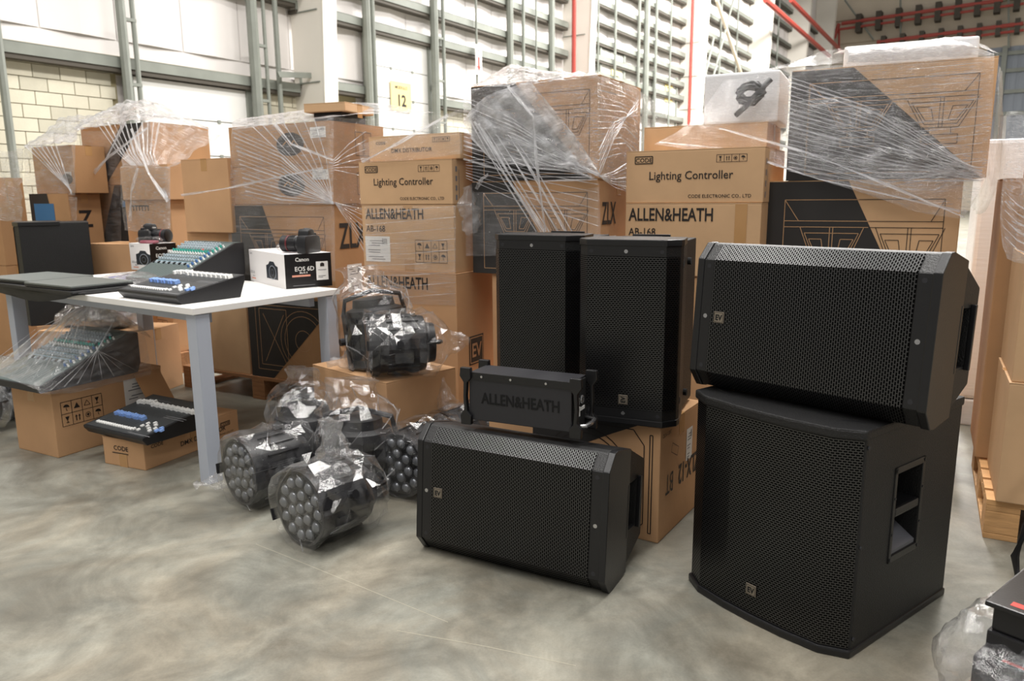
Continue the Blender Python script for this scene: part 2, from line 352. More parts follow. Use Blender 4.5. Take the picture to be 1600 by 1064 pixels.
def speaker_art(parent, M, w, h, diag, drawing=True):
    """black print left of the diagonal line and a line drawing of a loudspeaker cone that changes colour across it"""
    (xt, xb) = diag                                # where the slanting edge meets the top and the bottom
    polypatch(parent, M, [(0, 0), (xb, 0), (xt, h), (0, h)], BLKP, 'black_printed_area')
    if not drawing: return
    P = [rect(.1*w, -.0+.06*h, .92*w, .88*h), [(.1*w, .74*h), (.92*w, .74*h)], [(.1*w, .7*h), (.92*w, .7*h)]]
    for c in (.36, .76):
        s = .17*w; cx = c*w
        P += [[(cx-s, .7*h), (cx-s*.5, .44*h), (cx+s*.5, .44*h), (cx+s, .7*h)], [(cx-s*.85, .66*h), (cx-s*.45, .47*h), (cx+s*.45, .47*h), (cx+s*.85, .66*h), (cx-s*.85, .66*h)],
              [(cx-s*.05, .7*h), (cx-s*.05, .44*h)], [(cx+s*.05, .7*h), (cx+s*.05, .44*h)], rect(cx-s*.5, .3*h, cx+s*.5, .38*h), rect(cx-s*.3, .38*h, cx+s*.3, .44*h),
              [(cx-s*.7, .62*h), (cx-s*.3, .62*h), (cx-s*.2, .5*h), (cx-s*.42, .5*h), (cx-s*.7, .62*h)], [(cx+s*.7, .62*h), (cx+s*.3, .62*h), (cx+s*.2, .5*h), (cx+s*.42, .5*h), (cx+s*.7, .62*h)]]
    P += [[(.1*w, .88*h), (.18*w, .74*h)], [(.92*w, .88*h), (.86*w, .74*h)]]
    A, B = [], []
    for pl in P:
        for (xa, ya), (xb_, yb) in zip(pl, pl[1:]):
            n = max(1, int(math.hypot(xb_-xa, yb-ya)/.02))
            for i in range(n):
                p = (xa+(xb_-xa)*i/n, ya+(yb-ya)*i/n); q = (xa+(xb_-xa)*(i+1)/n, ya+(yb-ya)*(i+1)/n)
                mx, my = (p[0]+q[0])/2, (p[1]+q[1])/2
                (A if mx < xb+(xt-xb)*my/h else B).append([p, q])
    lines(parent, M, A, .003, TANL, 'tan_line_drawing'); lines(parent, M, B, .0025, INK, 'black_line_drawing')
# ---------------------------------------------------------------- film
def sheet(parent, rows, m, name='film_sheet', sub=14, amp=.006, freq=9, uvrot=0, seed=0):
    R_, C_ = len(rows), len(rows[0]); b = MB(); b.uv = []
    nu, nv = (C_-1)*sub, (R_-1)*sub; sd = Vector((seed*3.1, seed*1.7, 0))
    def cm(p, i, t):
        n = len(p); a, bb, c, d = p[max(i-1, 0)], p[i], p[min(i+1, n-1)], p[min(i+2, n-1)]
        return .5*((2*bb)+(c-a)*t+(2*a-5*bb+4*c-d)*t*t+(3*bb-a-3*c+d)*t**3)
    for j in range(nv+1):
        v = j/sub; jj = min(int(v), R_-2); tv = v-jj
        for i in range(nu+1):
            u = i/sub; ii = min(int(u), C_-2); tu = u-ii
            col = [cm([Vector(p) for p in row], ii, tu) for row in rows]
            p = cm(col, jj, tv)
            q = p*freq+sd
            d = (abs(noise.noise(q))-.2)+.5*(abs(noise.noise(q*2.7))-.2)
            p = p+Vector((-.3, -.75, .45))*(d*amp*2)
            b.v.append(tuple(p)); b.uv.append((u, v) if not uvrot else (v, u))
    b.f = [(j*(nu+1)+i, j*(nu+1)+i+1, (j+1)*(nu+1)+i+1, (j+1)*(nu+1)+i) for j in range(nv) for i in range(nu)]
    return b.build(name, m, parent, smooth='all', fix=False)
def strand(parent, pts, wd, m=None, name='film_strand', seg=10):
    m = m or STRAND; pts = [Vector(p) for p in pts]; P = []
    for a, b in zip(pts, pts[1:]):
        for i in range(seg): P.append(a.lerp(b, i/seg))
    P.append(pts[-1]); b = MB(); b.uv = []; ph = random.random()*9
    for i, p in enumerate(P):
        t = (P[min(i+1, len(P)-1)]-P[max(i-1, 0)]).normalized(); view = Vector((0, 0, 1)) if abs(t.z) < .8 else Vector((1, 0, 0))
        u = t.cross(Vector((.3, -1, .2))).normalized(); w = t.cross(u); a = .6*math.sin(i*.35+ph)
        e = (u*math.cos(a)+w*math.sin(a))*wd*(.6+.4*math.sin(i*.23+ph)**2)
        k = w*wd*.25
        b.v += [tuple(p-e), tuple(p+k), tuple(p+e)]; b.uv += [(i*.1, 0), (i*.1, .5), (i*.1, 1)]
    for i in range(len(P)-1):
        for k in (0, 1): b.f.append((3*i+k, 3*i+k+1, 3*i+4+k, 3*i+3+k))
    return b.build(name, m, parent, smooth='all', fix=False)
def bagmesh(rad, amp, seed, m, n=44, k=30, freq=11, facet=False):
    """rad: list of (z, rx, ry, cx, cy); a crumpled closed sleeve"""
    b = MB(); b.uv = []; sd = Vector((seed*5.3, seed*2.1, seed*.7))
    for j in range(k+1):
        t = j/k*(len(rad)-1); i0 = min(int(t), len(rad)-2); f = t-i0
        f = f*f*(3-2*f)*.5+f*.5
        z, rx, ry, cx, cy = [rad[i0][q]*(1-f)+rad[i0+1][q]*f for q in range(5)]
        for i in range(n):
            a = 2*math.pi*i/n; c, s = math.cos(a), math.sin(a)
            p = Vector((cx+rx*c, cy+ry*s, z)); q = p*freq+sd
            d = amp*(1.6*(.35-abs(noise.noise(q)))+.9*(.3-abs(noise.noise(q*2.3)))+.4*(.3-abs(noise.noise(q*5))))
            dd = max(d, -amp*.25) if min(rx, ry) > .05 else d
            p += Vector((c, s, .25*math.sin(3*a+seed)))*dd
            b.v.append(tuple(p)); b.uv.append((i/n*2 if i <= n/2 else 2-i/n*2, j/k*1.5))
    if facet:
        rr = random.Random(seed)
        for j in range(k):
            for i in range(n):
                a_, b_, c_, d_ = j*n+i, j*n+(i+1) % n, (j+1)*n+(i+1) % n, (j+1)*n+i
                b.f += [(a_, b_, c_), (a_, c_, d_)] if rr.random() < .5 else [(a_, b_, d_), (b_, c_, d_)]
    else: b.f = [(j*n+i, j*n+(i+1) % n, (j+1)*n+(i+1) % n, (j+1)*n+i) for j in range(k) for i in range(n)]
    b.f += [tuple(range(n))[::-1], tuple(range(k*n, k*n+n))]
    return b.mesh('poly_bag', m, smooth=False if facet else 'all', fix=False)
#==STRUCTURE==
# ---------------------------------------------------------------- setting
fl = MB().add([(-30, -8, 0), (60, -8, 0), (60, 75, 0), (-30, 75, 0)], [(0, 1, 2, 3)]).build('floor', floor_mat(), fix=False); struct(fl)
SCR = mat('pale_scratch', 'aaa593', .6)
for a_, b_ in (((433, 863), (700, 972)), ((620, 985), (760, 1010)), ((400, 850), (433, 863)), ((760, 1010), (900, 1040))):
    p, q = at(*a_, .0005), at(*b_, .0005); n_ = (q-p).normalized().cross(Vector((0, 0, 1)))*.0009
    MB().add([p-n_, q-n_, q+n_, p+n_], [(0, 1, 2, 3)]).build('scratch_line', SCR, fl, fix=False)
WD = 12.5
WM = Matrix.Rotation(R(56.7), 4, 'Z') @ Matrix.Translation((0, WD, 0))      # x along the wall, y outward, origin at the wall face
wl = bpy.data.objects.new('wall_left', None); COL.objects.link(wl); wl.matrix_world = WM; struct(wl)
WH = 15
MB().box(-6, 62.4, .06, .2, 0, WH).build('backing_wall', PANEL, wl)
mb = MB().box(-6, 7.3, .03, .06, 0, 3.5).box(7.3, 9.85, .03, .06, 3.2, 3.5).box(9.85, 12.8, .03, .06, 0, 3.5).box(15.6, 21, .03, .06, 0, 3.6)
mb.build('mortar_bed', MORTAR, wl)
blk = {}
def blockmesh(wd, m):
    k = (round(wd, 3), m.name)
    if k not in blk: blk[k] = MB().box(0, wd, -.012, .035, 0, .188).mesh('block', m, bevel=.004)
    return blk[k]
nb = 0
for rowi in range(17):
    z = rowi*.2+.006
    for (s0, s1, zlo) in ((4.6, 7.25, 0), (7.4, 9.8, 3.19), (9.95, 11.9, 1.2), (15.7, 17.6, 2.4)):
        if z < zlo: continue
        s = s0-(.2 if rowi % 2 else 0)
        while s < s1-.05:
            a, b2 = max(s, s0), min(s+.388, s1)
            if b2-a > .08 and nb < 290: link('block', blockmesh(b2-a, BLOCK2 if random.random() < .18 else BLOCK), wl, Matrix.Translation((a, random.uniform(-.003, .003), z))); nb += 1
            s += .4
# cladding sheets above the blocks: seams and gentle bulges
cs = -5.8
while cs < 61:
    z = 3.75
    MB().add([(cs+.01, .05, z), (cs+.6, .0, z), (cs+1.19, .05, z), (cs+.01, .05, WH), (cs+.6, .02, WH), (cs+1.19, .05, WH)], [(0, 1, 4, 3), (1, 2, 5, 4)]).build('cladding_sheet', PANEL, wl, fix=False)
    cs += 1.2
def wobj(name, mb, m, **k): return mb.build(name, m, wl, **k)
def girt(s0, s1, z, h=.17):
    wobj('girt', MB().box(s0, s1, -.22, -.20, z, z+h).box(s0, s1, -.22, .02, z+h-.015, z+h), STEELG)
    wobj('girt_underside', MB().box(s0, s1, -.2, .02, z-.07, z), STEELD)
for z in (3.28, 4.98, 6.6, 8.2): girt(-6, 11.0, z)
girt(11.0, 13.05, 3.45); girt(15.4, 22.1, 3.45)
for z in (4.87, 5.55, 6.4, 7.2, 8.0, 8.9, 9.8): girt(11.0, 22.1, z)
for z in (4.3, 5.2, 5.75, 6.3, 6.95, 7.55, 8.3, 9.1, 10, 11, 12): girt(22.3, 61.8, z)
cols_s = (11.05, 22.15, 32.3, 41.9, 50.0, 57.0)
for i, s in enumerate(cols_s):
    t = bpy.data.objects.new('wall_column', None); COL.objects.link(t); t.parent = wl; t.matrix_local = Matrix.Translation((s, 0, 0))
    p0, p1 = -.72, -1.3
    MB().prism([(p0, 0), (0, 0), (0, WH), (p1, WH)], 0, .03, 0).build('column_web', COLW, t)
    MB().prism([(p0-.03, 0), (p0, 0), (p1, WH), (p1-.03, WH)], -.02, .34, 0).build('column_flange', COLW, t)
    q = MB()
    for k in range(5): q.box(-.02, 0, p0-.02*k, 0, 2.1+k*1.35, 2.125+k*1.35)
    q.build('web_stiffener', STEELG, t)
def pole(s, z0, z1, r=.035, m=STEELG, y=-.3, name='wall_pole'):
    return wobj(name, MB().cyl((s, y, z0), (s, y, z1), r, 8), m, smooth=True)
for s, r in ((5.45, .06), (7.3, .075), (7.5, .04), (9.85, .1), (10.12, .035), (10.4, .05), (12.9, .09), (13.1, .05), (15.25, .1), (15.6, .045), (17.0, .03), (18.6, .1), (19.3, .05), (20.0, .03), (20.9, .1), (24, .03), (25.3, .05), (27.3, .06), (28, .12), (28.9, .06), (30.4, .04), (34, .04), (36.5, .05), (39, .04), (44, .06), (46.5, .05)):
    pole(s, 0 if s not in (17.0, 20.0) else 3.6, WH, r)
for s in (7.4, 9.98, 15.42):
    for z in (2.2, 3.0, 4.0, 5.0, 6): wobj('pole_bracket', MB().box(s-.13, s+.13, -.34, -.26, z, z+.05), STEELG)
for s in (21.75, 31.95): pole(s, 0, WH, .07, REDP, -.6, 'red_riser_pipe')
for (s, sx) in ((11.4, 3.57), (11.6, 5.2)):
    wobj('girt_brace', MB().prism([(s-1.2, sx), (s-1.15, sx-.1), (s-.35, sx-.02), (s-.35, sx+.08)], -.5, -.46, 1), STEELG)
# crossed bracing and red sprinkler pipes running along the wall
def wp(px, py, off): 
    return WM.inverted() @ hit(px, py, WM, 1, -off)
for a, b2, r, m in (((1120, 0), (1160, 122), .09, BEIGE), ((1146, 0), (1100, 175), .05, STEELG), ((1080, 215), (1115, 60), .05, STEELG)):
    wobj('cross_brace', MB().cyl(wp(*a, .6), wp(*b2, .6), r, 8), m, smooth=True)
for (a, b2) in (((1196, 0), (1296, 88)), ((1236, 0), (1316, 82))):
    wobj('sprinkler_pipe', MB().cyl(wp(*a, 2.0), wp(*b2, 2.0), .12, 8), REDP, smooth=True)
# roller doors
def dock(n, s0, s1, zt, pitch=.62):
    t = bpy.data.objects.new('door_%d' % n, None); COL.objects.link(t); t.matrix_world = WM @ Matrix.Translation((s0, -.06, 0)); struct(t)
    w = s1-s0; z = zt; k = 0
    while z > 0 and k < 9:
        lo = max(0, z-pitch); MB().box(0, w, -.03, .05, lo+.008, z-.008).build('door_panel', WHITE, t, bevel=.006)
        for f in (.35, .72): MB().box(w*f-.03, w*f+.03, -.045, -.03, lo-.03, lo+.03).build('panel_hinge', STEELG, t)
        z -= pitch; k += 1
    MB().box(-.12, 0, -.08, .05, 0, zt+.06).build('door_jamb', STEELG, t); MB().box(w, w+.12, -.08, .05, 0, zt+.06).build('door_jamb', STEELG, t)
    return t
dock(1, 7.5, 9.75, 3.2); dock(2, 13.15, 15.2, 4.82, .68); dock(3, 24.6, 26.4, 6.2, .8); dock(4, 29.4, 31.6, 6.0, .8)
def wallframe(s, y, z): return WM @ Matrix.Translation((s, y, z)) @ Matrix(((1, 0, 0, 0), (0, 0, -1, 0), (0, 1, 0, 0), (0, 0, 0, 1)))
t = thing('dock_number_sign', 'pale yellow sign reading MODULO 12 on the white dock door', 'sign', wallframe(13.8, -.115, 3.2))
MB().box(0, .72, 0, .66, 0, .012).build('sign_board', YEL, t)
I4 = Matrix.Identity(4)
text(t, 'MODULO', .1, I4, .36, .5, INK, .01, 1.0, 'CENTER', lift=.015); text(t, '12', .36, I4, .36, .12, INK, .03, .95, 'CENTER', lift=.015)
for (s, z) in ((25.4, 4.85), (30.4, 5.0)):
    t = thing('dock_number_sign', 'small pale yellow number sign on the %s' % ('narrow dock door right of the second column' if s < 27 else 'farthest narrow dock door by the red riser'), 'sign', wallframe(s, -.115, z))
    MB().box(0, .8, 0, .75, 0, .012).build('sign_board', YEL, t); lines(t, I4, [[(.2, .55), (.6, .55)], [(.32, .2), (.32, .45)], [(.48, .2), (.48, .45)]], .05, INK, 'sign_print', .015)
t = thing('warning_sign', 'white warning plate with yellow electricity triangle on the first column', 'sign', wallframe(11.05, -.84, 2.95))
MB().box(-.02, .34, 0, .62, 0, .012).build('sign_plate', WHITE, t)
polypatch(t, I4, [(.0, .2), (.32, .2), (.16, .55)], INK, 'triangle_border', .013); polypatch(t, I4, [(.03, .215), (.29, .215), (.16, .51)], YEL2, 'yellow_triangle', .014)
polypatch(t, I4, [(.17, .42), (.12, .32), (.155, .32), (.13, .24), (.2, .35), (.165, .35)], INK, 'lightning_symbol', .015)
lines(t, I4, [[(.03, .13), (.29, .13)], [(.06, .07), (.26, .07)]], .025, GREYINK, 'warning_print', .014)
t = thing('extinguisher_sign', 'narrow white sign with red arrow hanging on a thin wall pole', 'sign', wallframe(16.85, -.36, 4.35))
MB().box(0, .28, 0, .75, 0, .012).build('sign_plate', WHITE, t)
polypatch(t, I4, [(.1, .22), (.18, .22), (.18, .45), (.1, .45)], RED, 'arrow_shaft', .013); polypatch(t, I4, [(.05, .22), (.14, .08), (.23, .22)], RED, 'arrow_head', .013)
lines(t, I4, [[(.08, .55), (.2, .55)], [(.08, .6), (.2, .6)]], .02, RED, 'red_print', .013)
# back wall
BM = WM @ Matrix.Translation((62, 0, 0)) @ Matrix.Rotation(R(-90), 4, 'Z')      # x runs away to the right, y outward
wb = bpy.data.objects.new('wall_back', None); COL.objects.link(wb); wb.matrix_world = BM; struct(wb)
MB().box(-1, 60, .1, .3, 0, 22).build('backing_wall', BEIGE, wb)
Bi = BM.inverted()
def bp_(px, py, off=.2): return Bi @ hit(px, py, BM, 1, -off)
ys = [bp_(1450, y)[2] for y in (0, 22, 48, 62, 76)]
for k in range(9): MB().box(0, 60, -.02, .1, 7.2+k*1.6, 7.2+k*1.6+1.5).build('beige_cladding_band', BEIGE, wb, bevel=.03)
for a, b2, r in (((1315, 37), (1567, 0), .13), ((1311, 46), (1600, 5.6), .09), ((1370, 66), (1599, 36.7), .13), ((1400, 72), (1600, 47), .09), ((1303, 60), (1311, 37), .13)):
    MB().cyl(bp_(*a, .8), bp_(*b2, .8), r, 8).build('red_sprinkler_pipe', REDP, wb, smooth=True)
for a, b2 in (((1301, 35), (1301, 80)), ((1311, 46), (1311, 80)), ((1263, 0), (1263, 45)), ((1320, 0), (1365, 62)), ((1407, 0), (1407, 60)), ((1576, 0), (1576, 75))):
    MB().cyl(bp_(*a, .7), bp_(*b2, .7), .07, 6).build('thin_drop_pipe', REDP if a[0] < 1315 else STEELG, wb, smooth=True)
for i in range(9):
    x = 1342+i*31; y0 = 33-.147*(x-1340); p = bp_(x, y0, .7); MB().box(p.x-.18, p.x+.18, -.9, 0, p.z-.75, p.z+.45).build('pipe_hanger', STEELD, wb)
for i in range(8):
    x = 1380+i*30; y0 = 66-.128*(x-1370); p = bp_(x, y0, .7); MB().box(p.x-.15, p.x+.15, -.9, 0, p.z-.55, p.z+.35).build('pipe_hanger', STEELD, wb)
cx0 = bp_(1535, 150).x
for k in range(36): MB().box(cx0+k*.5, cx0+k*.5+.3, -.14, .0, 0, bp_(1580, 72).z).build('corrugated_rib', GREYC, wb)
MB().box(cx0, cx0+18, -.08, -.0, 0, bp_(1580, 72).z).build('grey_cladding', GREYC, wb)
for y in (83, 110, 143, 177):
    p = bp_(1575, y, .3); MB().box(cx0, cx0+18, -.3, -.14, p.z-.12, p.z+.12).build('grey_rail', STEELG, wb)
p = bp_(1568, 100, .4); MB().box(p.x-.15, p.x+.15, -.45, -.25, 0, bp_(1580, 72).z).build('grey_post', STEELG, wb)
#==OBJECTS==
# ---------------------------------------------------------------- pallets
def pallet(label, X, Y, th, w, d, m=WOOD, n=7, group=None):
    t = thing('wooden_pallet', label, 'pallet', frame(X, Y, 0, th), group)
    bw = .095; pm = None
    for i in range(n):
        y = (d-bw)*i/(n-1)
        if pm is None: pm = MB().box(-w, 0, 0, bw, 0, .02).mesh('deck_board', m, bevel=.002)
        link('deck_board', pm, t, Matrix.Translation((0, y, .12)))
    sm = MB().box(-.1, 0, 0, d, 0, .02).mesh('stringer_board', m, bevel=.002); bm_ = MB().box(-.1, 0, 0, .12, 0, .08).mesh('pallet_block', m, bevel=.003)
    for i in range(3):
        x = -(w-.1)*i/2; link('stringer_board', sm, t, Matrix.Translation((x, 0, .1)))
        for j in range(3): link('pallet_block', bm_, t, Matrix.Translation((x, (d-.12)*j/2, .02)))
        link('bottom_board', sm, t, Matrix.Translation((x, 0, 0)))
    return t
pallet('pale pallet under the tall middle stack, hidden behind the standing loudspeakers', .42, 3.42, 29.7, 1.4, 1.0)
pallet('pale pallet under the right-hand stack behind the big subwoofer', 1.80, 2.93, 27, 1.35, 1.0)
pallet('dark worn pallet under the wrapped boxes behind the table', -.93, 4.03, 29, 1.32, 1.0, WOOD2)
pallet('brown pallet at the left under the carton with handling symbols', -2.27, 5.04, 30, 1.3, 1.0, WOOD2)
pallet('pale wooden pallet at the right edge under plain cartons', 2.17, 2.13, 28.6, .63, .8)
# ---------------------------------------------------------------- middle stack
MX = dict(X=-.279, Y=3.70, th=29)
t, w, d, h = carton('tall carton with bold maker lettering and square EV mark on its right side', -.27, 3.68, 29, .59, .5, .14, .80, CARD2, tape=False)
F = FF(w); S = FS(); text(t, 'ALLEN&HEATH', .085, F, .03, h-.085, INK, .018, .68)
MB().box(.11, .25, .18, .33, 0, .001, S).build('ev_mark_panel', INK, t); lines(t, S, [rect(.12, .19, .24, .32)], .006, TANL, 'mark_frame', .002); text(t, 'EV', .1, S, .18, .22, TANL, .02, .85, 'CENTER', lift=.002)
t, w, d, h = carton('carton lettered AB-168 with white shipping label in the middle stack', -.276, 3.70, 29, .575, .44, .80, 1.134, CARD)
F = FF(w); text(t, 'ALLEN&HEATH', .075, F, .03, h-.07, INK, .018, .72); text(t, 'AB-168', .045, F, .03, h-.135, INK, .008, .9)
sticker(t, F, .02, .045, .16, .13); icons(t, F, .34, .05, .19, .11); patch(t, F, .27, .0, .33, .06, TAPE, 'tape_tab'); patch(t, F, .27, h-.06, .33, h-.004, TAPE, 'tape_tab')
def lc(label, X, Y, th, w, z0, z1, d=.44):
    t, w, d, h = carton(label, X, Y, th, w, d, z0, z1, CARD)
    F = FF(w); lines(t, F, [rect(.045, h-.055, .125, h-.025)], .004, INK, 'logo_frame'); text(t, 'CODE', .026, F, .085, h-.0495, INK, .012, 1.05, 'CENTER', name='code_logo')
    text(t, 'Lighting Controller', .05, F, w*.5-.01, h*.5-.012, INK, .006, .95, 'CENTER'); text(t, 'CODE ELECTRONIC CO., LTD', .02, F, w-.05, .022, INK, .006, 1.0, 'RIGHT')
    icons(t, F, w-.2, h-.057, .125, .03, 4, 1); S = FS(); lines(t, S, [[(.06, .03), (.06, h-.05)]], .004, GREYINK, 'side_print')
    for k in range(4): patch(t, S, .03, .02+k*.045, .045, .045+k*.045, GREYINK, 'side_print')
    return t
lc('carton lettered Lighting Controller in the middle stack, left of the wrapped loudspeaker boxes', -.279, 3.70, 29, .578, 1.136, 1.351)
t, w, d, h = carton('flat carton lettered DMX DISTRIBUTOR on top of the middle stack', -.24, 3.72, 29, .56, .42, 1.352, 1.475, CARD)
F = FF(w); text(t, 'DMX DISTRIBUTOR', .03, F, .27, h*.32, INK, .006, .95, 'CENTER'); text(t, 'CODE', .02, F, .05, h-.04, INK, .012, 1.1); icons(t, F, w-.16, h-.04, .1, .022, 4, 1)
def zlx(label, X, Y, th, w, d, z0, z1, diag, side='ZLX-15', m=CARD2, sz=.14, dr=True):
    t, w, d, h = carton(label, X, Y, th, w, d, z0, z1, m)
    speaker_art(t, FF(w), w, h-.004, diag, dr); S = FS()
    if side: text(t, side, sz, S, .05, h*.55, INK, .02, .62); sticker(t, S, .1, h*.08, .12, .15)
    return t
zlx('big wrapped loudspeaker carton topping the middle stack, black and tan', .395, 3.42, 29.9, .67, .50, 1.244, 1.685, (.36*.67, .94*.67), None)
zlx('black and tan loudspeaker carton below the top one of the middle stack', .39, 3.425, 29.9, .67, .50, .80, 1.243, (.34*.67, .72*.67), 'ZLX')
carton('plain carton at the bottom of the middle stack behind the standing loudspeakers', .42, 3.42, 29.9, .60, .5, .14, .799, CARD2)
# ---------------------------------------------------------------- right stack
t, w, d, h = carton('carton at the bottom of the right stack, mostly hidden by loudspeakers', 1.04, 3.16, 29.5, .6, .44, .14, .82, CARD2)
t, w, d, h = carton('carton lettered AB-168 in the right stack, above the right standing loudspeaker', 1.035, 3.155, 29.5, .6, .44, .82, 1.135, CARD)
F = FF(w); text(t, 'ALLEN&HEATH', .078, F, .02, h-.075, INK, .018, .72); text(t, 'AB-168', .046, F, .02, h-.14, INK, .008, .9); patch(t, F, .49, .0, .54, h-.004, TAPE, 'tape_tab')
lc('carton lettered Lighting Controller in the right stack, left of the black and tan drawing', 1.04, 3.16, 29.5, .605, 1.136, 1.362)
carton('flat carton under stretch film on top of the right-hand Lighting Controller carton', 1.10, 3.33, 27, .55, .4, 1.363, 1.475, CARD)
t = thing('foam_package', 'pale grey foam slab box under film at the top left of the right stack', 'package', frame(1.15, 3.36, 1.476, 26))
MB().box(-.32, 0, 0, .35, 0, .215).build('foam_body', FOAM, t, bevel=.01)
t = thing('cable_bundle', 'black cable bundle under film beside the pale foam box', 'cable', frame(1.13, 3.34, 1.476, 26))
P = []
for i in range(60): a = i*.55; P.append((-.1+.05*math.cos(a)+.01*math.sin(i*1.7), -.03+.012*math.sin(i*.9), .1+.035*math.sin(a)+.0006*i))
MB().tube(P, .006, 6).build('cable_coil', BLK, t, smooth='all'); MB().tube([(-.16, -.03, .03), (-.12, -.04, .06), (-.06, -.035, .13), (-.02, -.03, .17)], .012, 8).build('plug', BLK, t, smooth='all')
zlx('carton with clear loudspeaker drawing, black left half, in the right stack', 1.735, 2.945, 27.1, .72, .5, .60, 1.224, (.435*.72, .86*.72), None, CARD)
carton('tan carton under the one with the loudspeaker drawing in the right stack', 1.735, 2.945, 27.1, .72, .5, .14, .599, CARD)
zlx('film-covered black and tan carton topping the right stack', 1.81, 2.93, 25.2, .724, .5, 1.225, 1.665, (.32*.724, .97*.724), None, CARD)
t = thing('foam_slab', 'white foam slab in shiny film lying on the top carton of the right stack', 'package', frame(1.80, 2.99, 1.666, 25.2))
MB().box(-.50, -.03, 0, .4, 0, .085).build('foam_body', FOAM, t, bevel=.01)
# ---------------------------------------------------------------- stack behind the table
carton_t = zlx('wrapped black loudspeaker carton standing low behind the table, drawing of a round cone', -.935, 4.05, 28, .69, .46, .14, .618, (.97*.69, .25*.69), None, CARD3, dr=False)
lines(carton_t, FF(.69), [ring(.42, .24, .17, 32), ring(.42, .24, .14, 32), ring(.42, .24, .06, 20), rect(.06, .05, .6, .43), rect(.09, .08, .3, .41), [(.12, .1), (.28, .38)], [(.28, .1), (.12, .38)]], .003, TANL, 'cone_drawing', .002)
t = zlx('black and tan carton lettered ZLX-15 on its right side behind the camera box', -.945, 4.05, 29, .777, .46, .62, 1.137, (.34*.777, .6*.777), 'ZLX-15', CARD3, .19)
def oval(label, z0, z1, w, seedy):
    t, w, d, h = carton(label, -.935, 4.05, 29, w, .45, z0, z1, CARD3)
    F = FF(w); x = w*.62; e = ring(x, h*.5, .1, 24, sy=.62)[:-1]; polypatch(t, F, e, BLKP, 'oval_print', .001)
    lines(t, F, [[(x-.06, h*.5-.01), (x-.02, h*.5+.02), (x, h*.5-.01), (x+.03, h*.5+.02), (x+.06, h*.5-.01)]], .008, CARD3, 'oval_emblem', .0018)
    sticker(t, F, w-.14, h*.62, .11, h*.25); lines(t, FS(), [rect(.2, .05, .26, h*.8), rect(.27, .05, .33, h*.8)], .003, INK, 'side_symbol_frame'); return t
oval('brown carton with black oval print, lower of the two under film', 1.139, 1.347, .775, 1)
oval('brown carton with black oval print, upper of the two under film', 1.348, 1.566, .757, 2)
t, w, d, h = carton('flat tan tray lying on top of the carton with upper oval print', -.86, 4.1, 20, .26, .3, 1.62, 1.665, CARD)
carton('small dark carton under the flat tan tray on the wrapped stack', -.89, 4.15, 20, .18, .25, 1.567, 1.62, KBOX, tape=False)
carton('plain tan carton standing low behind the table, left of the round cone drawing', -1.56, 4.39, 28, .42, .45, .14, .618, CARD)
carton('plain carton under the tall plain one behind the mixer', -1.575, 4.40, 28, .44, .45, .62, .977, CARD3)
carton('tall plain tan carton without film between the two wrapped stacks', -1.60, 4.38, 29, .40, .42, .979, 1.40, CARD2, seam='y')
# ---------------------------------------------------------------- far left stack
t, w, d, h = carton('tan carton with eight handling symbols on the brown pallet under the table', -2.3, 5.06, 31, .44, .45, .141, .60, CARD2)
icons(t, FF(w), .16, .05, .22, .17)
carton('plain carton in the left stack just above the one with handling symbols', -2.22, 4.98, 29, .46, .36, .601, .875, CARD3)
t, w, d, h = carton('carton with blurred black lettering under film behind the first camera', -2.19, 4.93, 29, .46, .35, .876, 1.17, CARD2)
lines(t, FF(w), [[(.06+.03*i, h-.07), (.06+.03*i, h-.035)] for i in range(7)]+[[(.06, h-.038), (.25, h-.038)]], .009, INK, 'blurred_lettering')
carton('carton with shiny wrapped edges at top of the left stack, right of the blue print', -2.17, 4.9, 29, .485, .34, 1.171, 1.392, CARD2)
carton('large base carton of the left stack, dark and hidden', -2.53, 5.5, 29, .82, .5, .141, .80, CARD3)
def blue(label, X, Y, th, w, d, z0, z1, pts, txt=None, oval_=False):
    t, w, d, h = carton(label, X, Y, th, w, d, z0, z1, CARD3); F = FF(w)
    polypatch(t, F, [(a*w, b*h) for a, b in pts], BLKP, 'black_printed_area'); return t, w, h, F
t, w, h, F = blue('tan and black carton with blue print in the left stack', -2.53, 5.5, 29, .82, .5, .801, 1.28, [(.12, 0), (1, 0), (1, 1), (.42, 1)])
patch(t, F, .45, .16, .7, .26, BLUEP, 'blue_print', .0014); patch(t, F, .42, .32, .75, .36, BLUEP, 'blue_print', .0014)
blue('large film-covered carton under the biggest mound of film at left', -2.53, 5.5, 29, .82, .5, 1.281, 1.71, [(.1, 0), (.3, 0), (.9, 1), (.6, 1)])
t, w, d, h = carton('brown carton under film beside the block wall, upper of its stack', -3.10, 5.5, 29, .50, .25, 1.223, 1.558, CARD3)
e = ring(.4, .1, .07, 20, sy=.55)[:-1]; polypatch(t, FF(w), e, BLKP, 'oval_print', .001); sticker(t, FF(w), .38, .1, .08, .05)
t, w, h, F = blue('carton with blue and black print and big letter Z on its side', -3.17, 5.5, 29, .48, .25, .65, 1.222, [(0, 0), (.75, 0), (.48, 1), (0, 1)])
patch(t, F, .05, .28, .3, .5, BLUEP, 'blue_print', .0014); text(t, 'Z', .17, FS(), .07, h*.58, INK, .02, .9)
carton('low brown carton below the one with the letter Z', -3.17, 5.5, 29, .48, .25, .0, .649, CARD3)
carton('brown carton at the far left edge wrapped in cloudy film', -3.74, 5.6, 29, .6, .2, .7, 1.34, CARD3)
carton('carton at the far left edge under the cloudy wrapped one', -3.74, 5.6, 29, .6, .2, 0, .699, CARD3)
carton('tan carton with flat top right of the black loudspeaker at far left', -2.50, 4.98, 20, .4, .3, .44, .885, CARD2)
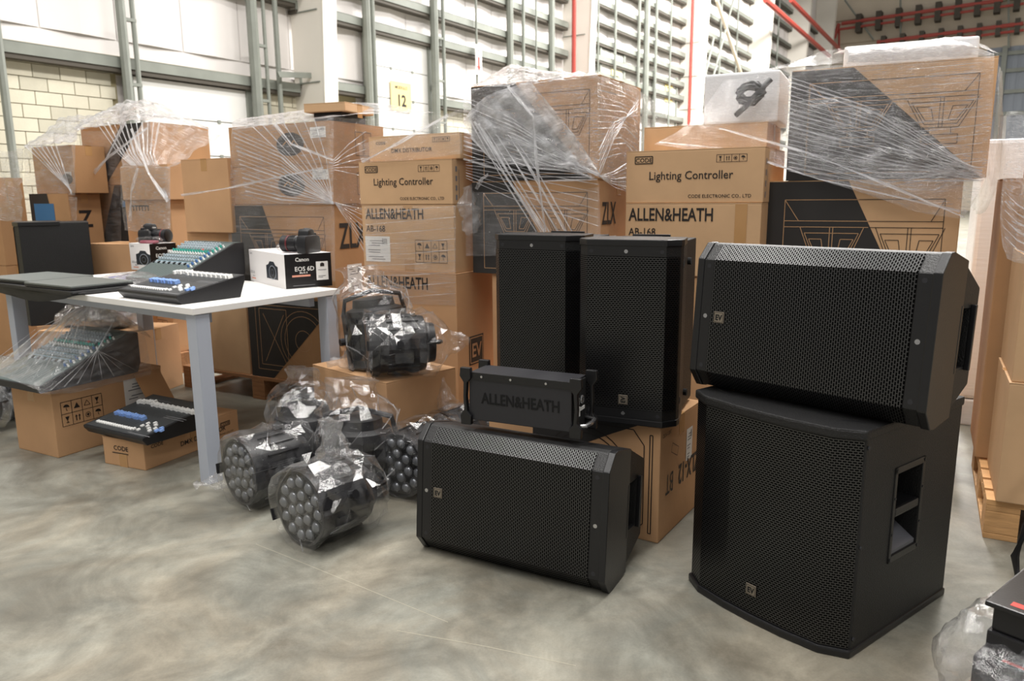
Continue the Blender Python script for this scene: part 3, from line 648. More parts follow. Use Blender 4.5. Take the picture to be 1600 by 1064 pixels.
carton('carton under the flat-topped one right of the black loudspeaker', -2.50, 4.98, 20, .4, .3, 0, .439, CARD2)
carton('carton beneath the black loudspeaker at the far left', -3.0, 4.7, 60, .4, .4, 0, .39, CARD3)
# ---------------------------------------------------------------- cartons on the floor
t, w, d, h = carton('open tan carton on the floor with handling symbols and white label, under the bagged mixer', -2.097, 3.325, 28.1, .321, .58, 0, .324, CARD2, seam='y')
S = FS(); icons(t, S, .04, .14, .2, .115); sticker(t, S, .36, .13, .17, .16)
MB().prism([(0, .3), (.12, .13), (.125, .135), (.005, .31)], .42, .56, 1).build('open_flap', CARD3, t)
t, w, d, h = carton('long flat carton lettered DMX DISTRIBUTOR on the floor under the lighting console', -1.611, 3.15, 23.6, .259, .572, 0, .128, CARD2)
F = FF(w); S = FS(); text(t, 'CODE', .03, F, .07, .075, INK, .012, 1.1); lines(t, F, [[(.06, .062), (.16, .062)]], .004, INK, 'small_print'); patch(t, F, .1, .0, .15, .06, TAPE, 'tape_tab')
text(t, 'DMX DISTRIBUTOR', .032, S, .2, .05, INK, .008, 1); lines(t, S, [rect(.45, .07, .51, .09)], .003, INK, 'logo_frame'); text(t, 'CODE', .02, S, .48, .0735, INK, .01, 1, 'CENTER'); text(t, 'CODE', .024, S, .04, .09, INK, .01, 1); text(t, 'CODE ELECTRONIC CO.,LTD', .012, S, .53, .03, INK, .003, 1, 'RIGHT')
t, w, d, h = carton('plain closed carton on the floor carrying a bagged spotlight, right of the table', -.526, 3.056, 43, .56, .40, 0, .41, CARD2, tape=False)
t, w, d, h = carton('loudspeaker carton on the floor lettered ZLX-12BT on its side, upside down', .492, 2.399, 33, .70, .40, 0, .413, CARD2)
F = FF(w); S = FS(); text(t, 'ZLX-12', .105, S, .385, .225, INK, .02, .62, rot=math.pi); text(t, 'BT', .105, S, .13, .225, INK, .0, .6, rot=math.pi)
lines(t, F, [ring(.42, .2, .17, 40), ring(.42, .2, .15, 40), ring(.42, .2, .08, 30), [(.6, .02), (.64, .06), (.64, .34), (.6, .39), (.3, .39)], rect(.66, .03, .67, .38)], .0035, INK)
polypatch(t, F, [(.2, h-.004), (.62, h-.004), (.52, h-.05), (.3, h-.16), (.2, h-.16)], BLKP, 'black_printed_area')
sticker(t, S, .25, .22, .06, .12); lines(t, S, [[(.1, .3), (.16, .27), (.17, .3), (.11, .33), (.1, .3)]], .002, INK, 'small_drawing'); text(t, 'ZLX-12BT', .018, S, .02, .37, INK, .002, 1)
t, w, d, h = carton('low tan carton under the table at left carrying a bagged device', -2.2, 4.35, 12, .68, .4, 0, .40, CARD2)
sticker(t, FF(w), .6, .27, .06, .05)
# ---------------------------------------------------------------- far right stack
X0, Y0 = 2.155, 2.12
carton('plain tan carton on the pale pallet at the right edge, lowest', X0, Y0, 28.6, .6, .45, .141, .555, CARD)
carton('plain tan carton second from the bottom at the right edge', X0+.01, Y0+.005, 28.6, .6, .45, .556, .967, CARD)
carton('film-wrapped carton at the top of the right edge stack', X0+.02, Y0+.01, 28.6, .6, .45, .968, 1.41, CARD3)
carton('tall dark brown carton behind the plain ones at the right edge', X0+.23, Y0+.42, 28.6, .64, .4, .141, 1.22, CARD3)
t = thing('wrapped_pallet_load', 'tall load wrapped in opaque white film behind the right stack', 'wrapped load', frame(3.15, 3.25, 0, 29))
MB().box(-1.0, 0, 0, .9, .14, 1.42).build('wrapped_block', WHWRAP, t, bevel=.02); MB().box(-1.0, 0, .0, .9, 0, .138).build('wrapped_foot', WHWRAP, t, bevel=.01)
# ---------------------------------------------------------------- loudspeakers
def grille(profile, x0, x1, parent, rotuv):
    b = MB(); b.uv = []; s = 0
    for i, (y, z) in enumerate(profile):
        if i: s += math.hypot(y-profile[i-1][0], z-profile[i-1][1])
        for x in (x0, x1): b.v.append((x, y, z)); b.uv.append((s, x) if rotuv else (x, s))
    b.f = [(2*i, 2*i+1, 2*i+3, 2*i+2) for i in range(len(profile)-1)]
    return b.build('grille', GRILLE, parent, fix=False)
def badge(parent, M):
    g = MB().box(-.016, .016, -.016, .016, 0, .003, M).build('logo_badge', BADGE, parent, bevel=.001)
    text(parent, 'EV', .022, M, 0, -.008, HOLE, .04, .85, 'CENTER', lift=.0036, name='badge_letters'); lines(parent, M, [rect(-.0135, -.0135, .0135, .0135)], .0012, HOLE, 'badge_outline', .0036)
def fullrange(label, M, L, H, D, lean=0.0, tp=.2):
    """long axis along x, front towards -y, thickness along z"""
    t = thing('loudspeaker', label, 'speaker', M @ (Matrix.Rotation(R(-lean), 4, 'X')))
    c = .052*H/.434; f = -.042; q = .021
    side = D*.5
    P = [(f, c), (f, H-c), (0, H-.004), (.02, H), (side, H-q), (D, H*(1-tp)), (D, H*tp), (side, q), (.02, 0), (0, .004)]
    b = MB().prism(P[::-1], .012, L-.012, 0).build('cabinet', CAB, t, bevel=.004)
    hb = MB().box(L-.09, L+.02, D*.45, D*.8, H*.32, H*.68); cut(b, hb)
    MB().box(L-.012, L+.001, D*.45-.012, D*.45, H*.3, H*.7).box(L-.012, L+.001, D*.8, D*.8+.012, H*.3, H*.7).build('handle_surround', CAB2, t, bevel=.002)
    e = [(f-.004, c-.002), (f-.004, H-c+.002), (-.004, H-.001), (.02, H+.002), (side*.9, H-q*.8), (side*.9, q*.8), (.02, -.002), (-.004, .001)]
    rim = MB().prism(e[::-1], 0, .022, 0).build('end_cap', CAB2, t, bevel=.003); MB().prism(e[::-1], L-.022, L, 0).build('end_cap', CAB2, t, bevel=.003)
    g = f-.0035
    grille([(-.006, .006), (g, c-.001), (g, H*.33), (g, H*.66), (g, H-c+.001), (-.006, H-.006)], .055, L-.055, t, True)
    for x in (.03+.008, L-.038):
        for k, z in enumerate((.16, .5, .84)):
            MB().cyl((x, f-.003, H*z), (x, f+.01, H*z), .0065, 10).build('screw', METAL if k == 1 else DARK, t)
        MB().box(x-.016, x+.017, f-.0025, f+.01, c, H-c).build('front_end_strip', CAB2, t, bevel=.001)
    badge(t, Matrix.Translation((.085, g-.0005, H*.5)) @ Matrix(((1, 0, 0, 0), (0, 0, -1, 0), (0, 1, 0, 0), (0, 0, 0, 1))))
    for x in (.08, L-.08):
        for y in (.03, D*.42): MB().cyl((x, y, .0), (x, y, .012), .012, 10).build('rubber_foot', HOLE, t)
    return t
def lying(label, X, Y, th, z, L, H, D, lean=4.5):
    M = frame(X, Y, z, th) @ Matrix.Translation((-L, 0, 0)); return fullrange(label, M, L, H, D, lean)
def standing(label, X, Y, th, z, L, H, D):
    M = frame(X, Y, z, th) @ Matrix(((0, 0, -1, 0), (0, 1, 0, 0), (1, 0, 0, 0), (0, 0, 0, 1))); return fullrange(label, M, L, H, D, 0, .07)
lying('black loudspeaker lying on its side on the floor with a stage box on it', .285, 2.075, 28.8, .001, .675, .43, .30)
lying('black loudspeaker lying on its side on top of the big subwoofer', 1.0, 1.735, 47.5, .608, .655, .425, .28)
standing('black loudspeaker standing upright on a carton, right one of the two', .545, 2.41, 24, .415, .615, .345, .36)
standing('black loudspeaker standing upright, left one of the two, partly hidden', .255, 2.745, 30, .415, .615, .365, .32)
# subwoofer
t = thing('subwoofer', 'large black subwoofer cabinet on the floor at right with side handle', 'subwoofer', frame(.853, 1.745, 0, 53.2))
W_, D_, H_ = .515, .52, .606
pr = [(-W_, .0), (-.45, -.036), (-.35, -.047), (-.26, -.05), (-.165, -.047), (-.065, -.036), (0, 0)]
body = [(x, y+.006) for x, y in pr]+[(0, D_), (-W_, D_)]
b = MB().prism(body, .012, H_-.012, 2).build('cabinet', CAB, t, bevel=.004)
cut(b, MB().box(-.085, .02, .175, .305, .23, .455))
MB().box(-.08, .002, .175, .305, .335, .36).build('handle_bar', CAB2, t, bevel=.006)
MB().prism([(-.084, .23), (-.002, .23), (-.002, .24), (-.084, .29)], .176, .304, 1).build('handle_ledge', mat('handle_grey', '5b5c62', .5), t)
MB().box(-.003, .003, .16, .173, .21, .475).box(-.003, .003, .307, .32, .21, .475).box(-.003, .003, .16, .32, .457, .475).box(-.003, .003, .16, .32, .21, .228).build('handle_frame', CAB2, t, bevel=.002)
for z in (.22, .29, .39, .466):
    for y in (.1665, .3135): MB().cyl((.002, y, z), (.005, y, z), .0035, 8).build('screw', DARK, t)
cap = [(-W_-.004, -.004), (-.452, -.043), (-.35, -.056), (-.26, -.059), (-.165, -.056), (-.063, -.043), (.004, -.004), (.004, D_+.003), (-W_-.004, D_+.003)]
MB().prism(cap, H_-.026, H_, 2).build('top_cap', CAB, t, bevel=.006); MB().prism(cap, 0, .022, 2).build('bottom_cap', CAB2, t, bevel=.005)
b = MB(); b.uv = []; s = 0
gp = [(x, y-.0005) for x, y in pr]
gp[0] = (-W_+.004, .001); gp[-1] = (-.004, .001)
for i, (x, y) in enumerate(gp):
    if i: s += math.hypot(x-gp[i-1][0], y-gp[i-1][1])
    for z in (.024, H_-.028): b.v.append((x, y, z)); b.uv.append((s, z))
b.f = [(2*i, 2*i+2, 2*i+3, 2*i+1) for i in range(len(gp)-1)]; b.build('grille', GRILLE, t, fix=False)
badge(t, Matrix.Translation((-.26, -.0525, .095)) @ Matrix(((1, 0, 0, 0), (0, 0, -1, 0), (0, 1, 0, 0), (0, 0, 0, 1))))
for x in (-.06, -.455):
    MB().box(-.028, .028, -.005, .005, 0, .003, Matrix.Translation((x, .045, H_-.0015)) @ Matrix.Rotation(R(20 if x > -.2 else -20), 4, 'Z')).build('stacking_groove', CAB2, t, bevel=.001)
for z in (.05, .3, .56): MB().cyl((.001, .012, z), (.005, .012, z), .005, 8).build('screw', DARK, t)
# big black cabinet at far left
t = thing('loudspeaker', 'black loudspeaker at the far left edge behind the table', 'speaker', frame(-3.02, 4.72, .391, 60))
MB().prism([(-.38, -.02), (-.3, -.05), (-.08, -.05), (0, -.02), (0, .36), (-.38, .36)], 0, .645, 2).build('cabinet', CAB, t, bevel=.005)
grl = [(-.3, -.053), (-.08, -.053)]
b = MB(); b.uv = [(0, 0), (.22, 0), (.22, .6), (0, .6)]; b.v = [(-.3, -.053, .02), (-.08, -.053, .02), (-.08, -.053, .62), (-.3, -.053, .62)]; b.f = [(0, 1, 2, 3)]; b.build('grille', GRILLE, t, fix=False)
MB().prism([(-.384, -.022), (-.3, -.056), (-.08, -.056), (.004, -.022), (.004, .2), (-.384, .2)], .625, .65, 2).build('end_cap', CAB2, t, bevel=.003)
# ---------------------------------------------------------------- stage box
A, B_ = at(728, 662, .445), at(901, 686, .445); v = B_-A
def F2(A, B): v = B-A; return Matrix.Translation(A) @ Matrix.Rotation(math.atan2(v.y, v.x), 4, 'Z')
SW = .385
t = thing('stage_box', 'dark grey stage box lettered ALLEN&HEATH on the lying loudspeaker', 'stage box', F2(A, B_))
FRO = Matrix(((1, 0, 0, 0), (0, 0, -1, 0), (0, 1, 0, 0), (0, 0, 0, 1)))
MB().box(.012, SW-.02, .004, .125, .016, .172).build('case', DARK, t, bevel=.003)
MB().box(.014, SW-.022, .001, .006, .15, .174).build('top_lip', CAB2, t, bevel=.001)
text(t, 'ALLEN&HEATH', .05, Matrix.Translation((0, .0035, 0)) @ FRO, SW/2, .075, HOLE, .018, .8, 'CENTER', name='case_lettering')
for x in (.06, SW/2-.03, SW/2+.09): MB().cyl((x, .001, .162), (x, -.0015, .162), .004, 10).build('screw', METAL, t)
def bracket(x, y, s):
    P = [(-.016, 0), (.02, 0), (.022, .03), (.008, .045), (.004, .09), (.008, .14), (.022, .155), (.02, .188), (-.016, .188), (-.018, .16), (-.004, .14), (-.006, .09), (-.004, .05), (-.018, .03)]
    P = [(s*a, z) for a, z in P]
    if s < 0: P = P[::-1]
    MB().prism([(x+a, z) for a, z in P], y, y+.018, 1).build('corner_bracket', CAB2, t, bevel=.003)
bracket(.002, -.008, 1); bracket(SW-.002, -.008, -1); bracket(.002, .118, 1); bracket(SW+.002, .118, -1)
MB().box(SW-.02, SW-.016, .015, .115, .02, .165).build('connector_panel', HOLE, t)
for y in (.04, .075):
    MB().lathe([(.012, 0), (.014, .004), (.012, .006), (.009, .004)], 16, Matrix.Translation((SW-.016, y, .105)) @ Matrix.Rotation(R(90), 4, 'Y')).build('socket_ring', METAL, t)
MB().box(SW-.016, SW-.013, .03, .055, .135, .15).box(SW-.016, SW-.013, .065, .1, .07, .08).box(SW-.016, SW-.013, .03, .06, .055, .085).build('panel_print', PAPER, t)
MB().tube([(SW-.015, .01, .035), (SW+.02, .02, .037), (SW+.025, .06, .038), (SW+.02, .1, .037), (SW-.015, .115, .035)], .007, 8).build('grab_handle', METAL, t, smooth='all')
# ---------------------------------------------------------------- table
t = thing('table', 'white-topped table with pale grey square legs', 'table', frame(-1.266, 2.967, 0, 34.4)); TW, TD = 1.78, .78
MB().box(-TW, 0, 0, TD, .716, .743).build('tabletop', TABLE, t, bevel=.002)
for x, y in ((-.07, .012), (-.07, TD-.08), (-TW+.1, .012), (-TW+.1, TD-.08)):
    MB().box(x, x+.065, y, y+.065, 0, .715).build('leg', GREYLEG, t, bevel=.004)
MB().box(-TW+.16, -.07, .1, .13, .665, .715).box(-TW+.16, -.07, TD-.13, TD-.1, .665, .715).build('crossbar', GREYLEG, t)
TZ = .7435
# ---------------------------------------------------------------- consoles
cachem = {}
def cached(k, fn):
    if k not in cachem: cachem[k] = fn()
    return cachem[k]
def cap_mesh(nm, m, a, b2, c): return cached((nm, m.name), lambda: MB().prism([(-a/2, 0), (a/2, 0), (a*.35, c), (-a*.35, c)], -b2/2, b2/2, 1).mesh(nm, m, bevel=.0008))
def lighting_console(label, M, W=.5, D=.34):
    t = thing('lighting_console', label, 'lighting console', M)
    zf, zb = .038, .098
    MB().prism([(0, zf-.012), (.02, .0), (D-.03, .0), (D, zb-.02), (D, zb), (0, zf)], .0, W, 0).build('console_body', BLK, t, bevel=.003)
    sl = math.atan2(zb-zf, D); S = Matrix.Translation((0, 0, zf)) @ Matrix.Rotation(sl, 4, 'X')
    MB().box(.01, W-.01, .008, D/math.cos(sl)-.008, 0, .0012, S).build('control_panel', mat('console_panel', '35383a', .5), t)
    r = random.Random(len(label))
    wf = cap_mesh('fader_cap', WHK, .013, .024, .016)
    for i in range(24):
        x = .04+i*.0178; y = .262+(.03*math.sin(i*.12) if i < 6 else .0)+(.004*(i % 2)); link('fader_cap', wf, t, S @ Matrix.Translation((x, y, .001)))
    bf = cap_mesh('blue_fader_cap', BLUEK, .014, .026, .016)
    for i in range(12): link('fader_cap', bf, t, S @ Matrix.Translation((.055+i*.0178, .135+.004*(i % 3 == 1), .001)))
    kb = cap_mesh('key', WHK, .013, .016, .007)
    for i in range(15): link('key', kb, t, S @ Matrix.Translation((.045+i*.0172, .045, .001)))
    for (x, y) in ((.30, .05), (.33, .05), (.31, .085), (.34, .09), (.37, .075), (.37, .11), (.345, .125), (.40, .085), (.315, .11), (.395, .06)): link('key', kb, t, S @ Matrix.Translation((x, y, .001)))
    bk = cap_mesh('blue_key', BLUEK, .016, .018, .009)
    for (x, y) in ((.43, .07), (.43, .095), (.45, .08)): link('key', bk, t, S @ Matrix.Translation((x, y, .001)))
    L_ = [[(.04+i*.0178, .175), (.04+i*.0178, .235)] for i in range(24)]+[[(.055+i*.0178, .065), (.055+i*.0178, .115)] for i in range(12)]
    lines(t, S, L_, .002, HOLE, 'fader_slots', .0016); lines(t, S, [[(.05, .315), (.2, .315)], [(.3, .02), (.45, .02)], [(.32, .185), (.46, .185)], [(.32, .2), (.46, .2)]], .004, GREYINK, 'panel_print', .0016)
    return t
def mixer(label, M, W=.43, D=.44, zf=.035, zb=.19):
    t = thing('audio_mixer', label, 'mixer', M)
    MB().prism([(0, 0), (D-.02, 0), (D, .05), (D, zb), (D-.05, zb), (0, zf)], 0, W, 0).build('mixer_body', BLK, t, bevel=.004)
    sl = math.atan2(zb-zf, D-.05); L = math.hypot(zb-zf, D-.05); S = Matrix.Translation((0, 0, zf)) @ Matrix.Rotation(sl, 4, 'X')
    MB().box(.012, W-.012, .006, L-.004, 0, .0012, S).build('control_panel', mat('mixer_panel', '53605f', .5), t)
    MB().box(.012, W-.012, D-.048, D-.006, zb, zb+.001).build('jack_panel', mat('mixer_panel', '53605f', .5), t)
    kn = {}
    def knob(m, r_=.0072, h=.014):
        return cached(('knob', m.name, r_), lambda: MB().lathe([(r_, 0), (r_*.95, h*.4), (r_*.75, h*.5), (r_*.65, h)], 10).mesh('knob', m, smooth=True))
    n = 14
    for i in range(n):
        x = .03+i*(W-.12)/(n-1)
        for y, m, rr in ((.80, GRK, .009), (.86, GRK, .009), (.92, GRK, .009), (.72, TEAL, .0065), (.66, WHK, .0055), (.57, GRK, .0065), (.49, GRK, .0065)):
            link('knob', knob(m, rr), t, S @ Matrix.Translation((x, y*L, .001)))
        link('fader_cap', cap_mesh('small_fader', GRK if i % 2 else BLK, .008, .016, .008), t, S @ Matrix.Translation((x, L*.4, .001)))
    for j in range(9):
        link('knob', knob(TEAL if j > 5 else DBLUE, .0065), t, S @ Matrix.Translation((W-.055, L*(.35+.065*j), .001))); link('knob', knob(WHK, .0055), t, S @ Matrix.Translation((W-.03, L*(.35+.065*j), .001)))
    link('button', cap_mesh('red_button', RED, .02, .01, .006), t, S @ Matrix.Translation((W*.62, L*.77, .001)))
    lines(t, S, [[(.03+i*(W-.12)/(n-1), L*.06), (.03+i*(W-.12)/(n-1), L*.36)] for i in range(n)], .0025, HOLE, 'fader_slots', .0018)
    lines(t, S, [[(.02, L*q), (W-.08, L*q)] for q in (.45, .535, .615)], .006, mat('blue_grey_print', '7d97a6', .5), 'panel_stripes', .0016)
    return t
M1 = F2(at(184, 451, TZ+.04), at(303, 465, TZ+.04)); M1.translation.z = TZ
lighting_console('black lighting console with white and blue faders at the front of the table', M1, .46, .33)
M2 = F2(at(130, 664, .165), at(240, 690, .165)); M2.translation.z = .129
lighting_console('black lighting console with white and blue faders on the flat carton on the floor', M2, .43, .36)
A = at(196, 433, TZ+.03)
M3 = frame(A.x, A.y, TZ, 36)
mixer('dark audio mixer with rows of teal and grey knobs at the back of the table', M3, .44, .42, .03, .20)
M4 = frame(-2.097, 3.325, .325, 29) @ Matrix.Translation((-.40, -.06, .0))
mixer('audio mixer inside a clear bag on the open carton under the table', M4, .43, .5, .03, .20)
# ---------------------------------------------------------------- camera boxes and cameras
def camera_box(label, M, w, d, h, open_=False):
    t = thing('camera_box', label, 'box', M)
    MB().box(-w, 0, 0, d, 0, h).build('box_body', WBOX, t, bevel=.001)
    MB().box(.0, .0008, .0005, d-.0005, .0005, h-.0005).build('black_side', KBOX, t)
    F = face_front(w, 0); S = face_side(.0008)
    text(t, 'Canon', .017, F, .012, h-.022, GREYINK, .01); text(t, 'EOS 6D', .02, F, .015, h*.26, GREYINK, .004); text(t, 'Mark II', .012, F, .05, h*.17, GREYINK, .003); patch(t, F, .03, h*.09, .09, h*.13, ORANGE, 'salmon_strip')
    text(t, 'Canon', .026, S, d*.22, h*.78, WHITE, .02); text(t, 'EOS 6D', .03, S, d*.2, h*.5, WHITE, .012); text(t, 'Mark II', .014, S, d*.3, h*.42, WHITE, .008)
    patch(t, S, d*.14, h*.33, d*.53, h*.385, ORANGE, 'salmon_strip'); patch(t, S, d*.66, h*.2, d*.92, h*.75, PAPER, 'white_label')
    polypatch(t, S, [(d*.75, h*.6), (d*.75, h*.68), (d*.78, h*.71), (d*.81, h*.71), (d*.84, h*.68), (d*.84, h*.6)], INK, 'label_picture', .0014)
    lines(t, S, [[(d*.7, h*.5), (d*.88, h*.5)], [(d*.7, h*.32), (d*.86, h*.32)], [(d*.7, h*.28), (d*.8, h*.28)]], .003, GREYINK, 'label_print', .0014); lines(t, S, [[(d*.15, h*.08), (d*.62, h*.08)]], .003, GREYINK, 'small_print', .0014)
    # printed picture of the camera
    cx, cy = w*.66, h*.45; q = h*.25; X_ = 1.75
    polypatch(t, F, [(cx+q*X_*a, cy+q*b) for a, b in ((-1.15, -.95), (1.1, -.95), (1.15, .6), (.7, .75), (.4, 1.15), (-.4, 1.15), (-.7, .75), (-1.15, .6))], mat('picture_black', '252b33', .4), 'printed_camera', .0008)
    for r_, m, lf in ((.85, mat('picture_light_grey', '8b929c', .4), .0012), (.74, KBOX, .0016), (.42, mat('picture_grey', '4a515c', .4), .002), (.3, KBOX, .0024)):
        polypatch(t, F, [(cx+q*.15+(x-cx)*1.45, y-q*.15) for x, y in ring(cx, cy, q*r_, 20)[:-1]], m, 'printed_lens', lf)
    return t
n_, l_, b_ = at(447, 452, TZ), at(392, 438, TZ), at(512, 443, TZ)
v = n_-l_; thb = math.degrees(-math.atan2(v.y, v.x))
CW, CD = v.length, .235
Mb2 = frame(n_.x, n_.y, TZ, thb)
CH = .165
camera_box('white and black camera carton at the right end of the table', Mb2, CW, CD, CH)
n1 = at(237, 424, TZ); Mb1 = frame(n1.x, n1.y, TZ, 36)
camera_box('white and black camera carton at the left behind the mixer', Mb1, .235, .17, CH)
def dslr(label, M):
    """body across x, lens towards -y"""
    t = thing('camera', label, 'camera', M)
    b = MB().prism([(-.072, 0), (.072, 0), (.073, .06), (.066, .082), (.038, .086), (-.038, .086), (-.066, .08), (-.073, .06)], -.02, .03, 1).build('camera_body', BLK, t, bevel=.007, smooth=True)
    MB().prism([(-.075, .0), (-.045, 0), (-.045, .076), (-.07, .078)], -.05, .0, 1).build('hand_grip', CAB, t, bevel=.009, smooth=True)
    MB().prism([(-.035, .078), (.035, .078), (.026, .108), (.014, .116), (-.014, .116), (-.026, .108)], -.034, .024, 1).build('viewfinder_hump', BLK, t, bevel=.006, smooth=True)
    Lm = Matrix.Translation((0, -.02, .044)) @ Matrix.Rotation(R(90), 4, 'X')
    MB().lathe([(.033, 0), (.036, .006), (.036, .03), (.0395, .034), (.0395, .07), (.0375, .075), (.041, .1), (.041, .112)], 28, Lm).build('lens_barrel', BLK, t, smooth=True)
    MB().lathe([(.0398, .076), (.0405, .078), (.0405, .082), (.0398, .084)], 28, Lm).build('red_lens_ring', MAROON, t, smooth=True)
    MB().lathe([(.037, .112), (.037, .116), (.03, .118)], 28, Lm).build('lens_cap', KBOX, t, smooth=True)
    for i in range(14):
        a = i*math.pi/7; MB().box(-.002, .002, .0385, .0412, .04, .064, Lm @ Matrix.Rotation(a, 4, 'Z')).build('zoom_ring_rib', BLK, t)
    MB().lathe([(.012, .08), (.012, .092), (.01, .094)], 16, Matrix.Translation((-.052, .006, 0))).build('mode_dial', BLK, t, smooth=True)
    MB().box(-.012, .012, -.01, .014, .114, .12).build('hot_shoe', METAL, t); MB().cyl((-.058, -.034, .074), (-.058, -.036, .084), .007, 10).build('shutter_button', METAL, t)
    text(t, 'Canon', .012, Matrix.Translation((0, -.0345, .09)) @ FRO, 0, 0, WHITE, .02, 1, 'CENTER', name='camera_lettering')
    return t
dslr('black camera with its lens pointing left on the right camera carton', Mb2 @ Matrix.Translation((-.05, .14, CH)) @ Matrix.Rotation(R(-52), 4, 'Z'))
dslr('black camera with its lens pointing right on the left camera carton', Mb1 @ Matrix.Translation((-.135, .085, CH)) @ Matrix.Rotation(R(112), 4, 'Z'))
def pouch(label, M, s=1):
    t = thing('battery_pouch', label, 'pouch', M)
    MB().box(-.06*s, .06*s, -.02, .02, 0, .018).build('red_battery', mat('dull_red', '9a4a5c', .35), t, bevel=.008, smooth=True)
    me = bagmesh([(-.085, .004, .02, 0, 0), (-.07, .018, .03, 0, 0), (0, .02, .034, 0, 0), (.07, .018, .03, 0, 0), (.09, .004, .02, 0, 0)], .006, 3, BAG, 20, 14, 30)
    link('pouch_bag', me, t, Matrix.Translation((0, 0, .022)) @ Matrix.Rotation(R(90), 4, 'Y'))
pouch('small red item in clear wrap in front of the left camera', Mb1 @ Matrix.Translation((-.05, .03, CH+.001)) @ Matrix.Rotation(R(15), 4, 'Z'))
pouch('small red item in clear wrap left of the right camera', Mb2 @ Matrix.Translation((-.185, .12, CH+.001)) @ Matrix.Rotation(R(60), 4, 'Z'), .7)
# ---------------------------------------------------------------- flat devices and bags on the table's left end
TM = frame(-1.266, 2.967, TZ, 34.4)
def slate(label, M, w, d, hh=.02):
    t = thing('laptop', label, 'laptop', M)
    MB().box(0, w, 0, d, 0, hh*.45).build('laptop_base', BLK, t, bevel=.003); MB().box(0, w, 0, d, hh*.5, hh).build('laptop_lid', MATF, t, bevel=.003)
    MB().box(w*.2, w*.8, d-.004, d+.004, hh*.2, hh*.8).build('hinge', BLK, t)
slate('thin closed grey laptop at the left corner of the table', TM @ Matrix.Translation((-1.74, -.05, .022)) @ Matrix.Rotation(R(3), 4, 'Z'), .44, .32)
slate('thin closed grey laptop lying between the other laptop and the lighting console', TM @ Matrix.Translation((-1.28, -.06, .022)) @ Matrix.Rotation(R(2), 4, 'Z'), .42, .3)
t = thing('laptop_sleeve', 'soft black sleeve under the laptops hanging over the table edge', 'sleeve', TM @ Matrix.Translation((-1.76, -.09, 0)))
b = MB().box(.0, .93, .03, .33, .0015, .0205).build('sleeve_body', CAB, t, bevel=.008)
rows = [[(0, .085, .015), (.25, .085, .02), (.5, .085, .018), (.75, .085, .018), (.95, .085, .015)], [(0, .06, .012), (.25, .045, .01), (.5, .05, .0), (.75, .05, .005), (.95, .06, .01)], [(.03, .06, -.03), (.25, .05, -.04), (.5, .06, -.055), (.75, .065, -.03), (.9, .07, .0)]]
sheet(t, rows, CAB, 'hanging_flap', 8, .004, 20)
t = thing('document_bag', 'clear bag of blue printed papers behind the laptops', 'bag of papers', TM @ Matrix.Translation((-1.42, .40, .0)))
MB().box(0, .26, 0, .2, 0, .012).build('paper_stack', PAPER, t, bevel=.002); MB().box(.02, .24, .01, .19, .0125, .018).build('blue_booklet', mat('violet_print', '8b8fc4', .4), t)
sheet(t, [[(-.04, -.04, .004), (.1, -.06, .02), (.3, -.04, .004)], [(-.03, .1, .03), (.12, .1, .035), (.3, .1, .03)], [(-.04, .25, .004), (.1, .25, .03), (.32, .24, .004)]], BAGH, 'bag_film', 10, .012, 12, seed=4)
t = thing('plastic_bag', 'empty cloudy plastic bag lying flat between laptop and mixer', 'plastic bag', TM @ Matrix.Translation((-1.12, .34, .0)))
sheet(t, [[(-.05, -.08, .004), (.1, -.1, .03), (.27, -.06, .004)], [(-.05, .06, .05), (.12, .05, .06), (.3, .07, .03)], [(-.04, .2, .004), (.1, .2, .03), (.3, .2, .004)]], BAGH, 'bag_film', 12, .016, 14, seed=6)
# bagged device on low carton
Mq = frame(-2.2, 4.35, .401, 12)
t = thing('bagged_device', 'black device in shiny plastic on the low carton under the table', 'device', Mq @ Matrix.Translation((-.40, .12, 0)))
MB().prism([(0, 0), (.25, 0), (.25, .1), (0, .06)], -.2, .2, 0).build('device_body', BLK, t, bevel=.006)
link('shiny_bag', bagmesh([(-.25, .02, .03, .02, 0), (-.22, .07, .15, .01, 0), (0, .08, .17, 0, 0), (.22, .075, .15, 0, 0), (.26, .02, .05, 0, 0)], .03, 8, film_mat('shiny_bag', .02, .2, .25, (4, 4, 1), 1.2, .1, crumple=18, bdist=.04), 36, 22, 14), t, Matrix.Translation((0, .12, .075)) @ Matrix.Rotation(R(90), 4, 'Y'))
# clear bag over the mixer on the open carton
t = thing('plastic_bag', 'clear plastic bag draped over the mixer on the open carton', 'plastic bag', M4)
for i in range(18):
    e_ = Vector((-.03+.49*((i*7) % 18)/17, -.02+.1*(i % 3), .05+.04*(i % 3))); strand(t, [Vector((.2+.01*(i % 4), .42, .345)), Vector((.2, .42, .345)).lerp(e_, .5)+Vector((0, 0, .035)), e_], .0015+.0015*(i % 3), FOLD, 'bag_fold')
for i in range(8): strand(t, [Vector((.46, .38, .3)), Vector((.485, .25, .16)), Vector((.48, .02+.06*i, .02))], .002+.001*(i % 3), FOLD, 'bag_fold')
sheet(t, [[(-.03, -.03, .03), (.2, -.03, .06), (.46, -.03, .03)], [(-.03, .2, .15), (.2, .2, .16), (.46, .2, .15)], [(-.02, .44, .25), (.22, .42, .34), (.45, .44, .26)], [(0, .56, .18), (.2, .57, .2), (.45, .56, .16)]], BAGH, 'bag_film', 16, .012, 10, seed=2)
sheet(t, [[(.46, -.03, .05), (.47, .2, .16), (.46, .5, .24)], [(.48, -.02, .01), (.485, .2, .04), (.5, .5, .06)], [(.475, .0, .003), (.48, .2, -.02), (.49, .5, -.01)]], BAGH, 'bag_film', 12, .014, 10, seed=5)
